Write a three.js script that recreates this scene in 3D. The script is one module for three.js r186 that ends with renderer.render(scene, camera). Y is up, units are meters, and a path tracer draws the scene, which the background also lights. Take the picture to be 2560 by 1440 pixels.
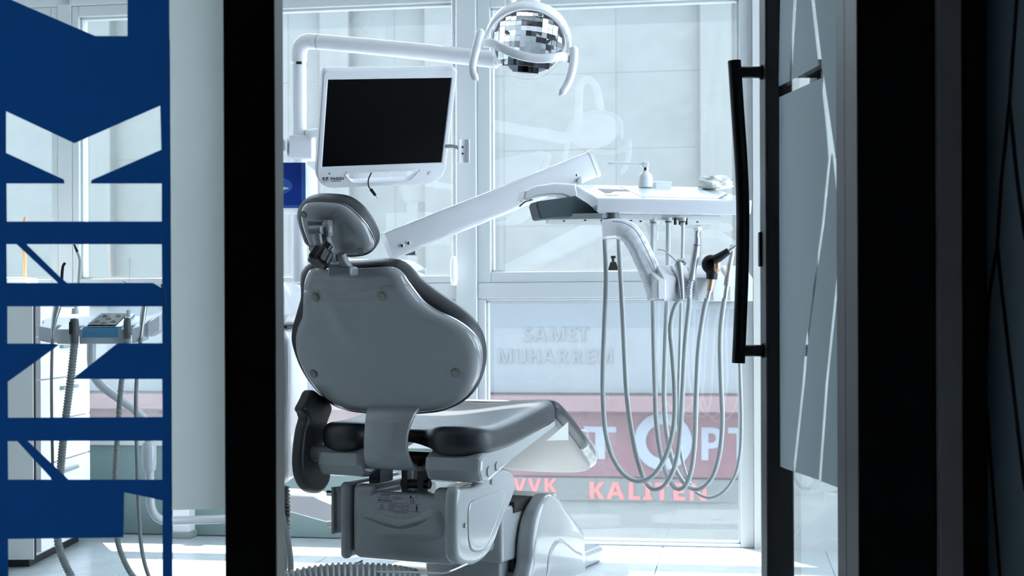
import * as THREE from 'three';
import { RoundedBoxGeometry } from 'three/addons/geometries/RoundedBoxGeometry.js';
import { TextGeometry } from 'three/addons/geometries/TextGeometry.js';
import { FontLoader } from 'three/addons/loaders/FontLoader.js';
import { mergeGeometries, toCreasedNormals } from 'three/addons/utils/BufferGeometryUtils.js';

// ---------------------------------------------------------------- camera, sky, sun, exposure
const scene = new THREE.Scene();
const camera = new THREE.PerspectiveCamera(23.25, 16 / 9, 0.05, 300);
camera.position.set(0, 0.86, 0);                       // a crouching photographer in the corridor
camera.rotation.z = -0.004;
camera.setViewOffset(2560, 1440, 0, -80, 2560, 1440);  // the lens axis lies a little below the middle of the frame
camera.focus = 4.15;
camera.userData.fStop = 7;
const renderer = new THREE.WebGLRenderer({ antialias: true });
renderer.toneMapping = THREE.LinearToneMapping;
renderer.toneMappingExposure = 4.8;
renderer.shadowMap.enabled = true;

scene.background = new THREE.Color().setRGB(0.76, 0.90, 1.06);   // hazy midday sky
scene.backgroundIntensity = 1.55;
const sun = new THREE.DirectionalLight(new THREE.Color().setRGB(1.0, 0.97, 0.92), 4.8);
sun.position.set(-5.4, 20.6, -15.6);
sun.target.position.set(0, 0, -4);
sun.castShadow = true;
sun.shadow.mapSize.set(4096, 4096);
Object.assign(sun.shadow.camera, { left: -12, right: 12, top: 12, bottom: -12, near: 1, far: 60 });
scene.add(sun, sun.target);

// ---------------------------------------------------------------- helpers
const V = (a) => new THREE.Vector3(a[0], a[1], a[2]);
let seed = 7;
const rnd = () => { seed = (seed * 1664525 + 1013904223) >>> 0; return seed / 4294967296; };
const taken = new Map();
function numbered(name) {
  const n = taken.get(name) ?? 0;
  taken.set(name, n + 1);
  return n ? name + '_' + String(n).padStart(3, '0') : name;
}
function mat(rgb, roughness = 0.5, more = {}) {
  const m = new THREE.MeshPhysicalMaterial({ roughness, ...more });
  m.color.setRGB(...rgb);
  return m;
}
function tag(o, label, category, { group, kind } = {}) {
  o.userData.label = label; o.userData.category = category;
  if (group) o.userData.group = group;
  if (kind) o.userData.kind = kind;
  return o;
}
function mesh(name, geo, m, parent, label) {
  const list = Array.isArray(geo) ? geo : [geo];
  const g = list.length > 1 ? mergeGeometries(list.map((x) => { const y = x.index ? x.toNonIndexed() : x; for (const k of Object.keys(y.attributes)) if (!['position', 'normal', 'uv'].includes(k)) y.deleteAttribute(k); if (!y.attributes.uv) y.setAttribute('uv', new THREE.BufferAttribute(new Float32Array(y.attributes.position.count * 2), 2)); return y; })) : list[0];
  let root = parent;
  while (root?.parent && root.parent !== scene) root = root.parent;
  const base = offsets.get(root);
  const o = new THREE.Mesh(base ? g.clone().translate(-base[0], -base[1], -base[2]) : g, m);
  o.name = parent ? name : numbered(name);
  o.castShadow = o.receiveShadow = true;
  if (label) o.userData.label = label;
  (parent ?? scene).add(o);
  return o;
}
function thing(name, label, category, pos = [0, 0, 0], ry = 0, opt = {}) {
  const g = new THREE.Group();
  g.name = numbered(name);
  g.position.set(...pos);
  g.rotation.y = ry;
  tag(g, label, category, opt);
  scene.add(g);
  return g;
}
const offsets = new Map();
// a thing whose parts are given in room coordinates; its own origin is the point where it stands or hangs
function roomThing(name, label, category, base, opt) { const t = thing(name, label, category, base, 0, opt); offsets.set(t, base); return t; }
const structure = (name, label, category, pos, ry) => thing(name, label, category, pos, ry, { kind: 'structure' });
// box from two corners
function box(a, b, r = 0) {
  const s = [0, 1, 2].map((i) => Math.abs(b[i] - a[i]));
  const g = r ? new RoundedBoxGeometry(s[0], s[1], s[2], 3, Math.min(r, ...s.map((x) => x * 0.49))) : new THREE.BoxGeometry(...s);
  return g.translate((a[0] + b[0]) / 2, (a[1] + b[1]) / 2, (a[2] + b[2]) / 2);
}
function cyl(r0, r1, h, seg = 24) { return new THREE.CylinderGeometry(r1, r0, h, seg); }
// cylinder between two points, radius r0 at a and r1 at b
function rod(a, b, r0, r1 = r0, seg = 20) {
  const A = V(a), B = V(b), d = B.clone().sub(A), g = new THREE.CylinderGeometry(r1, r0, d.length(), seg);
  g.applyQuaternion(new THREE.Quaternion().setFromUnitVectors(new THREE.Vector3(0, 1, 0), d.clone().normalize()));
  return g.translate(...A.add(B).multiplyScalar(0.5).toArray());
}
function lathe(profile, seg = 32) { return new THREE.LatheGeometry(profile.map(([r, y]) => new THREE.Vector2(Math.max(r, 1e-4), y)), seg); }
// turn a lathe (axis y, base at origin) so that it starts at a and points at b
function along(g, a, b) {
  const A = V(a), d = V(b).sub(A).normalize();
  g.applyQuaternion(new THREE.Quaternion().setFromUnitVectors(new THREE.Vector3(0, 1, 0), d));
  return g.translate(...a);
}
function curve(pts) { return new THREE.CatmullRomCurve3(pts.map(V), false, 'centripetal'); }
// sweep of a closed section along points; section(t) gives [[a, b], ...] with a across and b along the up direction
function sweep(pts, n, section, up = [0, 1, 0], crease = 0) {
  const c = pts.length > 2 ? curve(pts) : new THREE.LineCurve3(V(pts[0]), V(pts[1]));
  const pos = [], idx = [];
  let ref = V(up), m = 0;
  for (let i = 0; i <= n; i++) {
    const t = i / n, p = c.getPointAt(t), tan = c.getTangentAt(t).normalize();
    const side = new THREE.Vector3().crossVectors(tan, ref).normalize(), u = new THREE.Vector3().crossVectors(side, tan).normalize();
    if (!crease) ref = u.clone();
    const s = section(t);
    m = s.length;
    for (const [a, b] of s) pos.push(p.x + side.x * a + u.x * b, p.y + side.y * a + u.y * b, p.z + side.z * a + u.z * b);
  }
  for (let i = 0; i < n; i++) for (let k = 0; k < m; k++) { const a = i * m + k, b = i * m + (k + 1) % m, c2 = a + m, d = b + m; idx.push(a, c2, b, b, c2, d); }
  for (const [base, flip] of [[0, false], [n * m, true]]) {
    const q = pos.length / 3; let cx = 0, cy = 0, cz = 0;
    for (let k = 0; k < m; k++) { cx += pos[(base + k) * 3]; cy += pos[(base + k) * 3 + 1]; cz += pos[(base + k) * 3 + 2]; }
    const ring = pos.length / 3 + 1;
    pos.push(cx / m, cy / m, cz / m);
    for (let k = 0; k < m; k++) pos.push(pos[(base + k) * 3], pos[(base + k) * 3 + 1], pos[(base + k) * 3 + 2]);
    for (let k = 0; k < m; k++) { const a = ring + k, b = ring + (k + 1) % m; flip ? idx.push(q, b, a) : idx.push(q, a, b); }
  }
  let g = new THREE.BufferGeometry();
  g.setAttribute('position', new THREE.Float32BufferAttribute(pos, 3));
  g.setIndex(idx);
  g.computeVertexNormals();
  if (crease) g = toCreasedNormals(g, crease);
  return g;
}
const circle = (r, k = 12) => Array.from({ length: k }, (_, i) => [r * Math.cos(2 * Math.PI * i / k), -r * Math.sin(2 * Math.PI * i / k)]);
const tube = (pts, r, n = 60, k = 12) => sweep(pts, n, typeof r === 'function' ? (t) => circle(r(t), k) : () => circle(r, k));
// rounded rectangle section
function rrect(w, h, r, k = 4) {
  const o = [];
  for (const [sx, sy, a0] of [[1, -1, 0], [-1, -1, 1], [-1, 1, 2], [1, 1, 3]]) for (let i = 0; i <= k; i++) {
    const a = -(a0 + i / k) * Math.PI / 2;
    o.push([sx * (w / 2 - r) + r * Math.cos(a), sy * (h / 2 - r) + r * Math.sin(a)]);
  }
  return o;
}
function corrugated(pts, r, amp, pitch, k = 14) {
  const L = curve(pts).getLength(), n = Math.round(L / pitch) * 4;
  return tube(pts, (t) => r + amp * [0, 1, 1, 0][Math.round(t * n) % 4], n, k);
}
// smooth closed outline through 2D control points, counter-clockwise
function outline(ctrl, n = 96, tension = 0.5) {
  const c = new THREE.CatmullRomCurve3(ctrl.map(([x, y]) => new THREE.Vector3(x, y, 0)), true, 'catmullrom', tension);
  let p = c.getSpacedPoints(n).slice(0, n).map((v) => [v.x, v.y]);
  let area = 0;
  p.forEach(([x, y], i) => { const [a, b] = p[(i + 1) % n]; area += x * b - a * y; });
  return area < 0 ? p.reverse() : p;
}
// closed body from an outline: rings [inset, z], capped at both ends; bend(x, y, z) -> [x, y, z]
function pillow(pts, rings, bend) {
  const n = pts.length, nor = pts.map((_, i) => { const [ax, ay] = pts[(i + n - 2) % n], [bx, by] = pts[(i + 2) % n], l = Math.hypot(bx - ax, by - ay) || 1; return [(by - ay) / l, -(bx - ax) / l]; });
  const cx = pts.reduce((s, p) => s + p[0], 0) / n, cy = pts.reduce((s, p) => s + p[1], 0) / n;
  const pos = [], idx = [], all = [];
  const ringAt = ([d, z]) => pts.map(([x, y], i) => [x - nor[i][0] * d, y - nor[i][1] * d, z]);
  const first = ringAt(rings[0]), last = ringAt(rings[rings.length - 1]);
  const toward = (ring, k) => ring.map(([x, y, z]) => [cx + (x - cx) * k, cy + (y - cy) * k, z]);
  for (const k of [0.02, 0.2, 0.4, 0.6, 0.8, 0.92]) all.push(toward(first, k));
  for (const r of rings) all.push(ringAt(r));
  for (const k of [0.92, 0.8, 0.6, 0.4, 0.2, 0.02]) all.push(toward(last, k));
  for (const ring of all) for (const p of ring) pos.push(...(bend ? bend(...p) : p));
  for (let j = 0; j + 1 < all.length; j++) for (let i = 0; i < n; i++) { const a = j * n + i, b = j * n + (i + 1) % n, c = a + n, d = b + n; idx.push(a, b, c, b, d, c); }
  for (const [base, flip] of [[0, 1], [(all.length - 1) * n, 0]]) for (let i = 1; i + 1 < n; i++) flip ? idx.push(base, base + i + 1, base + i) : idx.push(base, base + i, base + i + 1);
  const g = new THREE.BufferGeometry();
  g.setAttribute('position', new THREE.Float32BufferAttribute(pos, 3));
  g.setIndex(idx);
  g.computeVertexNormals();
  return g;
}
const roundRings = (r, z0, z1, k = 5) => { const o = []; for (let i = 0; i <= k; i++) { const a = i / k * Math.PI / 2; o.push([r * (1 - Math.sin(a)), z0 + r * (1 - Math.cos(a))]); } for (let i = 0; i <= k; i++) { const a = i / k * Math.PI / 2; o.push([r * (1 - Math.cos(a)), z1 - r * (1 - Math.sin(a))]); } return o; };
// extruded polygon with bevel, from z0 to z1
function prism(poly, z0, z1, bevel = 0, holes = [], seg = 3) {
  const s = new THREE.Shape(poly.map(([x, y]) => new THREE.Vector2(x, y)));
  for (const h of holes) s.holes.push(new THREE.Path(h.map(([x, y]) => new THREE.Vector2(x, y))));
  const g = new THREE.ExtrudeGeometry(s, { depth: Math.max(z1 - z0 - 2 * bevel, 1e-4), bevelEnabled: bevel > 0, bevelThickness: bevel, bevelSize: bevel, bevelOffset: -bevel, bevelSegments: seg, curveSegments: 8 });
  return g.translate(0, 0, z0 + bevel);
}
// an adhesive film: one thin sheet at z
function film(poly, z, holes = []) { const s = new THREE.Shape(poly.map(([x, y]) => new THREE.Vector2(x, y))); for (const h of holes) s.holes.push(new THREE.Path(h.map(([x, y]) => new THREE.Vector2(x, y)))); return new THREE.ShapeGeometry(s).translate(0, 0, z); }
// the same shape given as [z, y] pairs, lying in the plane across x
function prismX(poly, x0, x1, bevel = 0, holes = []) { const f = ([z, y]) => [-z, y]; return prism(poly.map(f), x0, x1, bevel, holes.map((h) => h.map(f))).rotateY(Math.PI / 2); }

// ---------------------------------------------------------------- procedural textures and materials
function noiseTexture(size, f, srgb) {
  const d = new Uint8Array(size * size * 4);
  for (let y = 0; y < size; y++) for (let x = 0; x < size; x++) { const c = f(x, y); for (let k = 0; k < 3; k++) d[(y * size + x) * 4 + k] = Math.max(0, Math.min(255, c[k] ?? c)); d[(y * size + x) * 4 + 3] = 255; }
  const t = new THREE.DataTexture(d, size, size);
  t.wrapS = t.wrapT = THREE.RepeatWrapping; t.magFilter = THREE.LinearFilter; t.needsUpdate = true;
  if (srgb) t.colorSpace = THREE.SRGBColorSpace;
  return t;
}
function cloudField(size, cells, oct = 3) {
  const layers = [];
  for (let o = 0; o < oct; o++) { const c = cells << o; layers.push({ c, v: Float32Array.from({ length: c * c }, rnd) }); }
  return (x, y) => { let s = 0, w = 0; layers.forEach(({ c, v }, o) => { const fx = x / size * c, fy = y / size * c, ix = Math.floor(fx), iy = Math.floor(fy), sx = fx - ix, sy = fy - iy, g = (a, b) => v[(b % c) * c + a % c], k = 0.5 ** o; s += k * ((g(ix, iy) * (1 - sx) + g(ix + 1, iy) * sx) * (1 - sy) + (g(ix, iy + 1) * (1 - sx) + g(ix + 1, iy + 1) * sx) * sy); w += k; }); return s / w; };
}
const grainA = cloudField(256, 8, 4), grainB = cloudField(256, 32, 3);
const leatherBump = noiseTexture(256, (x, y) => 255 * grainB(x, y));
leatherBump.repeat.set(6, 6);
const tileTone = noiseTexture(256, (x, y) => { const v = 226 + 24 * (grainA(x, y) - 0.5) + 10 * (grainB(x, y) - 0.5); return [v - 2, v, v + 2]; }, true);
const concreteTone = noiseTexture(256, (x, y) => { const v = 238 + 22 * (grainA(x, y) - 0.5) + 8 * (rnd() - 0.5); return [v - 3, v, v]; }, true);

// dust: a thin even film with specks and wiped streaks, as alpha
const dustAlpha = noiseTexture(512, (x, y) => { const v = 100 + 60 * (grainA(x / 2, y / 2) - 0.5) + 40 * (grainB(x % 256, y % 256) - 0.5); return rnd() > 0.9985 ? 255 : v; });
const metreUv = (g) => { const p = g.attributes.position, u = g.attributes.uv; for (let i = 0; i < p.count; i++) u.setXY(i, p.getX(i), p.getY(i)); return g; };
const M = {
  dust: mat([0.9, 0.92, 0.93], 1.0, { transmission: 1, ior: 1.01, transparent: true, opacity: 0.08, alphaMap: dustAlpha }),
  black: mat([0.006, 0.006, 0.007], 0.45),
  blackGloss: mat([0.004, 0.004, 0.005], 0.25, { specularIntensity: 0.45 }),
  frame: mat([0.53, 0.56, 0.575], 0.35),
  wallGrey: mat([0.40, 0.41, 0.41], 0.85),
  wallDark: mat([0.70, 0.71, 0.71], 0.85),
  wallWhite: mat([0.57, 0.58, 0.57], 0.85),
  ceilingWhite: mat([0.85, 0.85, 0.85], 0.9),
  corridorWall: mat([0.05, 0.05, 0.055], 0.8),
  trimBrown: mat([0.92, 0.82, 0.80], 0.3),
  white: mat([0.90, 0.90, 0.93], 0.22, { clearcoat: 0.4, clearcoatRoughness: 0.1 }),
  trayWhite: mat([0.68, 0.68, 0.71], 0.25, { clearcoat: 0.3 }),
  whiteSatin: mat([0.84, 0.84, 0.88], 0.4),
  chairShell: mat([0.285, 0.295, 0.302], 0.16, { clearcoat: 0.6, clearcoatRoughness: 0.05 }),
  chairGrey: mat([0.155, 0.165, 0.178], 0.32),
  leather: mat([0.013, 0.016, 0.021], 0.42, { specularIntensity: 0.9, bumpMap: leatherBump, bumpScale: 0.0004 }),
  darkPlastic: mat([0.012, 0.014, 0.018], 0.45),
  slate: mat([0.06, 0.085, 0.098], 0.5),
  screen: mat([0.001, 0.001, 0.0015], 0.4, { specularIntensity: 0.15 }),
  chrome: mat([0.78, 0.79, 0.80], 0.12, { metalness: 1 }),
  mirror: mat([0.9, 0.91, 0.92], 0.03, { metalness: 1 }),
  instrument: mat([0.70, 0.73, 0.76], 0.25, { metalness: 0.55 }),
  steel: mat([0.55, 0.57, 0.58], 0.3, { metalness: 1 }),
  copper: mat([0.80, 0.52, 0.33], 0.28, { metalness: 0.6 }),
  capDisc: mat([0.25, 0.26, 0.205], 0.5),
  hose: mat([0.55, 0.58, 0.57], 0.4),
  hoseGrey: mat([0.30, 0.32, 0.32], 0.42),
  handleGrey: mat([0.13, 0.14, 0.14], 0.45),
  glass: mat([0.97, 0.99, 0.985], 0.0, { transmission: 1, ior: 1.5 }),
  clearPlastic: mat([0.95, 0.96, 0.96], 0.05, { transmission: 0.9, ior: 1.45 }),
  wrap: mat([0.95, 0.97, 0.98], 0.08, { transmission: 0.97, ior: 1.5, bumpMap: leatherBump, bumpScale: 0.002 }),
  blueFilm: mat([0.30, 0.62, 0.82], 0.2, { transmission: 0.6, ior: 1.45 }),
  vinylBlue: mat([0.0058, 0.049, 0.182], 1.0, { transmission: 0.85, ior: 1.2 }),
  frost: mat([0.68, 0.70, 0.68], 1.0, { transmission: 1.0, ior: 1.2 }),
  frostDoor: mat([0.108, 0.128, 0.137], 1.0, { transmission: 0.75, ior: 1.2 }),
  frostSide: mat([0.10, 0.145, 0.175], 0.7),
  floorTile: mat([0.70, 0.725, 0.74], 0.22, { map: tileTone }),
  joint: mat([0.38, 0.40, 0.41], 0.8),
  teal: mat([0.19, 0.27, 0.275], 0.35),
  blueBox: mat([0.015, 0.06, 0.42], 0.4),
  blueBoxEdge: mat([0.07, 0.20, 0.62], 0.4),
  tissue: mat([0.78, 0.78, 0.74], 0.95),
};
M.concrete = [[0.114, 0.118, 0.116], [0.111, 0.116, 0.115], [0.119, 0.122, 0.120]].map((c) => mat(c, 0.8, { map: concreteTone }));
const font = await new FontLoader().loadAsync('fonts/droid/droid_sans_bold.typeface.json');

// ---------------------------------------------------------------- the room and the corridor
const WALL_TURN = -9 * Math.PI / 180;                    // the window wall is not parallel to the partition
const plan = [[-2.5, 1.8], [2.2, 1.8], [2.2, -5.22], [-2.5, -5.96]].map(([x, z]) => [x, -z]);
{
  const f = tag(mesh('floor', prism(plan, -0.25, -0.006).rotateX(-Math.PI / 2), M.joint), 'pale grey glossy tiled floor under the dental chair', 'floor', { kind: 'structure' });
  const tileGeo = new RoundedBoxGeometry(0.597, 0.02, 0.597, 1, 0.0015);
  for (let i = -5; i < 5; i++) for (let j = 0; j < 12; j++) {
    const s = i * 0.6 + 0.28, q = 0.3 + j * 0.6 + 0.005, c = Math.cos(WALL_TURN), n = Math.sin(WALL_TURN);
    const x = s * c + q * n, z = -5.42 - s * n + q * c;
    if (x < -2.28 || x > 1.98 || z > 1.5) continue;
    const t = mesh('floor_tile', tileGeo, M.floorTile, f);
    t.position.set(x, -0.01, z); t.rotation.y = WALL_TURN;
  }
}
tag(mesh('ceiling', prism(plan, 3.0, 3.2).rotateX(-Math.PI / 2), M.ceilingWhite), 'plain white ceiling over the treatment room', 'ceiling', { kind: 'structure' });
const wall = (name, a, b, m, label) => tag(mesh(name, box(a, b), m), label, 'wall', { kind: 'structure' });
wall('wall_left', [-2.5, 0, -2.34], [-2.3, 3.0, -5.95], M.wallDark, 'white side wall behind the drawer cabinet');
wall('wall_left', [-2.5, 0, 1.8], [-2.3, 3.0, -2.34], M.corridorWall, 'dark corridor wall beside the lettered pane');
wall('wall_right', [0.9, 0, 1.8], [1.1, 3.0, -2.3], M.corridorWall, 'dark corridor wall behind the side glazing');
wall('wall_rear', [-2.5, 0, 1.6], [1.1, 3.0, 1.8], M.corridorWall, 'dark corridor wall at the back of the photographer');
wall('wall_front', [-2.3, 2.2, -2.3], [2.0, 3.0, -2.39], M.corridorWall, 'partition wall above the black door frame');
wall('wall_front', [0.80, 0, -2.3], [2.0, 2.2, -2.39], M.corridorWall, 'partition wall beside the door hinges');

// black aluminium partition
const post = (a, b, label, m = M.black) => tag(mesh('trim_' + (++trims), box(a, b, 0.003), m), label, 'frame', { kind: 'structure' });
let trims = 0;
post([-0.473, 0, -2.3], [-0.388, 2.2, -2.385], 'wide black post between the lettered pane and the doorway');
post([0.568, 0, -2.3], [0.697, 2.2, -2.385], 'wide black post carrying the door hinges');
post([0.697, 0, -2.285], [0.736, 2.2, -2.38], 'narrow brown strip beside the black hinge post', M.trimBrown);
post([0.736, 0, -2.29], [0.80, 2.2, -2.385], 'black corner profile beside the brown strip');
post([-2.3, 2.1, -2.3], [0.80, 2.2, -2.385], 'black head rail over the pane and the doorway');
post([-2.3, 0, -2.3], [-0.473, 0.09, -2.385], 'black bottom rail under the lettered pane');

// the lettered pane
{
  const w = structure('window_1', 'fixed glass pane with a blue lettered sheet and a frosted strip', 'window');
  mesh('pane', box([-2.3, 0.09, -2.312], [-0.473, 2.1, -2.320]), M.glass, w);
  const holes = [
    [[-0.8356, 1.3968], [-0.6863, 1.3317], [-0.633, 1.3314], [-0.6327, 1.396]],
    [[-0.8337, 1.2078], [-0.7213, 1.1546], [-0.5794, 1.216], [-0.5778, 1.1435], [-0.6932, 1.0939], [-0.6945, 1.088], [-0.5773, 1.0875], [-0.5776, 1.025], [-0.8331, 1.026], [-0.8335, 1.0886], [-0.738, 1.0882], [-0.7386, 1.0948], [-0.834, 1.1393]],
    [[-0.8339, 0.9885], [-0.8174, 0.9884], [-0.7492, 0.9242], [-0.8335, 0.9246]],
    [[-0.801, 0.9883], [-0.5777, 0.9874], [-0.5774, 0.915], [-0.5925, 0.9236], [-0.7341, 0.9242], [-0.7439, 0.9321]],
    [[-0.833, 0.8857], [-0.5775, 0.8847], [-0.5777, 0.8241], [-0.6515, 0.8244], [-0.7261, 0.7654], [-0.578, 0.7648], [-0.5775, 0.7023], [-0.8324, 0.702], [-0.8328, 0.7613], [-0.7476, 0.8222], [-0.7575, 0.8242], [-0.8332, 0.8245]],
    [[-0.8332, 0.6631], [-0.8174, 0.6631], [-0.7597, 0.5996], [-0.8328, 0.5999]],
    [[-0.8003, 0.6637], [-0.5784, 0.6628], [-0.5786, 0.5989], [-0.7334, 0.5995]],
    [[-0.6413, 0.5781], [-0.5781, 0.5646], [-0.5787, 0.4211], [-0.8329, 0.4221], [-0.8332, 0.5018], [-0.6429, 0.5036]],
  ];
  const e = [[-0.5625, 1.3233], [-0.5627, 0.4671]];
  const sheet = [[-1.55, 0.12], [e[1][0] + 0.0008, 0.12], [e[0][0] - 0.0008, 2.08], [-1.55, 2.08]];
  mesh('blue_lettering', film(sheet, -2.311, holes), M.vinylBlue, w, 'blue vinyl sheet with cut out letters');
  mesh('peeled_corner', tube([[-0.5771, 0.9204, -2.3095], [-0.5722, 0.9083, -2.3], [-0.5698, 0.8918, -2.298], [-0.5742, 0.8689, -2.302]], (t) => 0.0028 * (1 - 0.6 * t), 20, 8), M.blueFilm, w, 'curled loose vinyl corner');
  const fr = [[-0.5637, 0.5484], [-0.4721, 0.55]];
  mesh('frosted_strip', film([fr[0], [-0.4725, fr[1][1]], [-0.4725, 2.1], [fr[0][0], 2.1]], -2.311), M.frost, w, 'grey frosted film strip');
}
// side glazing of the corridor
{
  const w = structure('window_2', 'dark frosted side glazing with thin slanting clear lines', 'window');
  mesh('pane', box([0.777, 0.05, -2.29], [0.785, 2.1, -0.6]), M.frostSide, w);
  mesh('backing', box([0.80, 0, -2.29], [0.895, 2.2, -0.6]), M.black, w);
  const lines = [
    [[-2.1466, 1.3537], [-2.1812, 1.1947], [-2.2164, 1.0836], [-2.2396, 0.974], [-2.2801, 0.8895], [-2.3029, 0.7529]],
    [[-2.1812, 1.1947], [-2.1497, 1.0768], [-2.1173, 0.9779]],
    [[-2.2377, 0.9739], [-2.2184, 0.9044], [-2.1755, 0.7686], [-2.1214, 0.5963]],
    [[-2.3029, 0.7529], [-2.2681, 0.6087], [-2.231, 0.4426]],
  ];
  for (const l of lines) {
    const k = 0.006, poly = [...l.map(([z, y]) => [z - k, y]), ...l.slice().reverse().map(([z, y]) => [z + k, y])];
    mesh('clear_line', prismX(poly, 0.7755, 0.7772), M.blackGloss, w);
  }
}

// ---------------------------------------------------------------- the open glass door
{
  const d = structure('door_1', 'open black framed glass door with frosted film and tubular pull handles', 'door');
  const x0 = 0.572, x1 = 0.634;
  mesh('stile', box([x0, 0.01, -3.15], [x1, 2.08, -3.225], 0.006), M.black, d);
  mesh('edge_seal', box([x0 + 0.001, 0.02, -3.2255], [x0 + 0.02, 2.07, -3.232]), M.steel, d);
  mesh('stile', box([x0, 0.01, -2.40], [x1, 2.08, -2.47], 0.006), M.black, d);
  mesh('rail', box([x0, 0.01, -2.47], [x1, 0.11, -3.15], 0.004), M.black, d);
  mesh('rail', box([x0, 2.0, -2.47], [x1, 2.08, -3.15], 0.004), M.black, d);
  mesh('lock_cylinder', box([x0 - 0.006, 0.98, -3.20], [x0, 1.06, -3.22], 0.004), M.black, d);
  mesh('pane', box([0.603, 0.11, -2.47], [0.611, 2.0, -3.15]), M.glass, d);
  const sheets = [
    [[-3.1134, 1.6938], [-2.9396, 1.6471], [-2.9748, 1.5546], [-3.0344, 1.3752], [-3.1526, 1.3836]],
    [[-2.9112, 1.6395], [-2.8715, 1.6288], [-2.8121, 1.5164], [-2.7416, 1.3566], [-3.004, 1.3726], [-2.9416, 1.5468]],
    [[-2.8444, 1.6215], [-2.4225, 1.5082], [-2.4335, 0.8298], [-2.4705, 0.8322], [-2.513, 0.9366], [-2.5333, 0.9893], [-2.5961, 1.1543], [-2.7064, 1.3486], [-2.7823, 1.5095]],
    [[-3.1437, 1.3579], [-2.7208, 1.3271], [-2.6743, 1.2167], [-2.6583, 1.1652], [-2.7154, 1.0438], [-2.7854, 0.9451], [-2.8715, 0.8084], [-2.9048, 0.7248], [-3.0079, 0.5327], [-3.0871, 0.5295], [-3.1611, 0.5279]],
    [[-2.6383, 1.1629], [-2.6283, 1.173], [-2.5695, 1.0448], [-2.5579, 0.9928], [-2.5934, 0.9391], [-2.6897, 0.7346], [-2.7528, 0.543], [-2.9824, 0.5338], [-2.881, 0.7259], [-2.8482, 0.8088], [-2.7635, 0.9444], [-2.6945, 1.0424]],
    [[-2.5427, 0.9738], [-2.5311, 0.9371], [-2.4851, 0.8306], [-2.4336, 0.8228], [-2.4354, 0.7115], [-2.4673, 0.6743], [-2.5438, 0.5487], [-2.7315, 0.5431], [-2.6693, 0.7356], [-2.5744, 0.9385]],
  ];
  for (const p of sheets) mesh('frosted_film', film(p.map(([z, y]) => [-z, y]), 0.602).rotateY(Math.PI / 2), M.frostDoor, d);
  const bar = [[0.5083, 1.4477, -3.185], [0.516, 1.322, -3.185], [0.5228, 1.2128, -3.185], [0.526, 1.1036, -3.185], [0.5247, 0.9944, -3.185], [0.5206, 0.8852, -3.185], [0.5147, 0.7597, -3.185]];
  const top = [0.5118, 1.4212, -3.185], low = [0.5166, 0.7879, -3.185];
  const h = mesh('pull_handle', tube(bar, 0.0152, 48, 20), M.blackGloss, d);
  mesh('standoff', rod(top, [x0 + 0.002, top[1], -3.185], 0.0135), M.blackGloss, h);
  mesh('standoff', rod(low, [x0 + 0.002, low[1], -3.185], 0.0135), M.blackGloss, h);
  for (const y of [top[1], low[1]]) mesh('rosette', rod([x0 - 0.006, y, -3.185], [x0 + 0.002, y, -3.185], 0.017), M.blackGloss, h);
  const mir = bar.map(([x, y, z]) => [x1 + x0 - x, y, z]);
  const h2 = mesh('pull_handle', tube(mir, 0.0152, 48, 20), M.blackGloss, d);
  mesh('standoff', rod([x1 - 0.002, top[1], -3.185], [x1 + x0 - top[0], top[1], -3.185], 0.0135), M.blackGloss, h2);
  mesh('standoff', rod([x1 - 0.002, low[1], -3.185], [x1 + x0 - low[0], low[1], -3.185], 0.0135), M.blackGloss, h2);
}

// ---------------------------------------------------------------- the window wall
const WP = [0, 0, -5.42];
function glazing(name, label, s0, s1, y0, y1, f, at = WP, turn = WALL_TURN, bead = 0.008) {
  const w = structure(name, label, 'window', at, turn);
  const [l, r, b, t] = f;
  mesh('frame_bar', box([s0, y0, -0.06], [s0 + l, y1, 0.025], 0.004), M.frame, w);
  mesh('frame_bar', box([s1 - r, y0, -0.06], [s1, y1, 0.025], 0.004), M.frame, w);
  mesh('frame_bar', box([s0 + l, y0, -0.06], [s1 - r, y0 + b, 0.025], 0.004), M.frame, w);
  mesh('frame_bar', box([s0 + l, y1 - t, -0.06], [s1 - r, y1, 0.025], 0.004), M.frame, w);
  const e = bead, z = [-0.03, 0.006];
  mesh('glazing_bead', [box([s0 + l, y0 + b, z[0]], [s0 + l + e, y1 - t, z[1]]), box([s1 - r - e, y0 + b, z[0]], [s1 - r, y1 - t, z[1]]), box([s0 + l, y0 + b, z[0]], [s1 - r, y0 + b + e, z[1]]), box([s0 + l, y1 - t - e, z[0]], [s1 - r, y1 - t, z[1]])], M.frame, w);
  const p = mesh('pane', box([s0 + l, y0 + b, -0.016], [s1 - r, y1 - t, -0.012]), M.glass, w);
  if (at === WP) mesh('window_dust', metreUv(new THREE.PlaneGeometry(s1 - r - s0 - l, y1 - t - y0 - b).translate((s0 + l + s1 - r) / 2, (y0 + b + y1 - t) / 2, -0.019)), M.dust, p, 'film of dust on the outside of the glass');
  return w;
}
glazing('window_3', 'large upper window behind the instrument tray', -0.13, 0.921, 1.004, 2.12, [0.052, 0.05, 0.042, 0.052]);
glazing('window_4', 'low window behind the hanging hoses showing the street', -0.13, 0.921, 0.0, 0.942, [0.03, 0.05, 0.012, 0.006]);
glazing('window_5', 'upper window behind the monitor', -1.80, -0.212, 1.004, 2.14, [0.03, 0.012, 0.03, 0.045]);
glazing('window_6', 'low window behind the backrest of the chair', -1.80, -0.212, 0.36, 0.942, [0.03, 0.03, 0.03, 0.01]);
glazing('window_7', 'narrow upper window over the drawer cabinet', -2.33, -1.86, 1.004, 2.14, [0.03, 0.03, 0.03, 0.045]);
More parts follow.
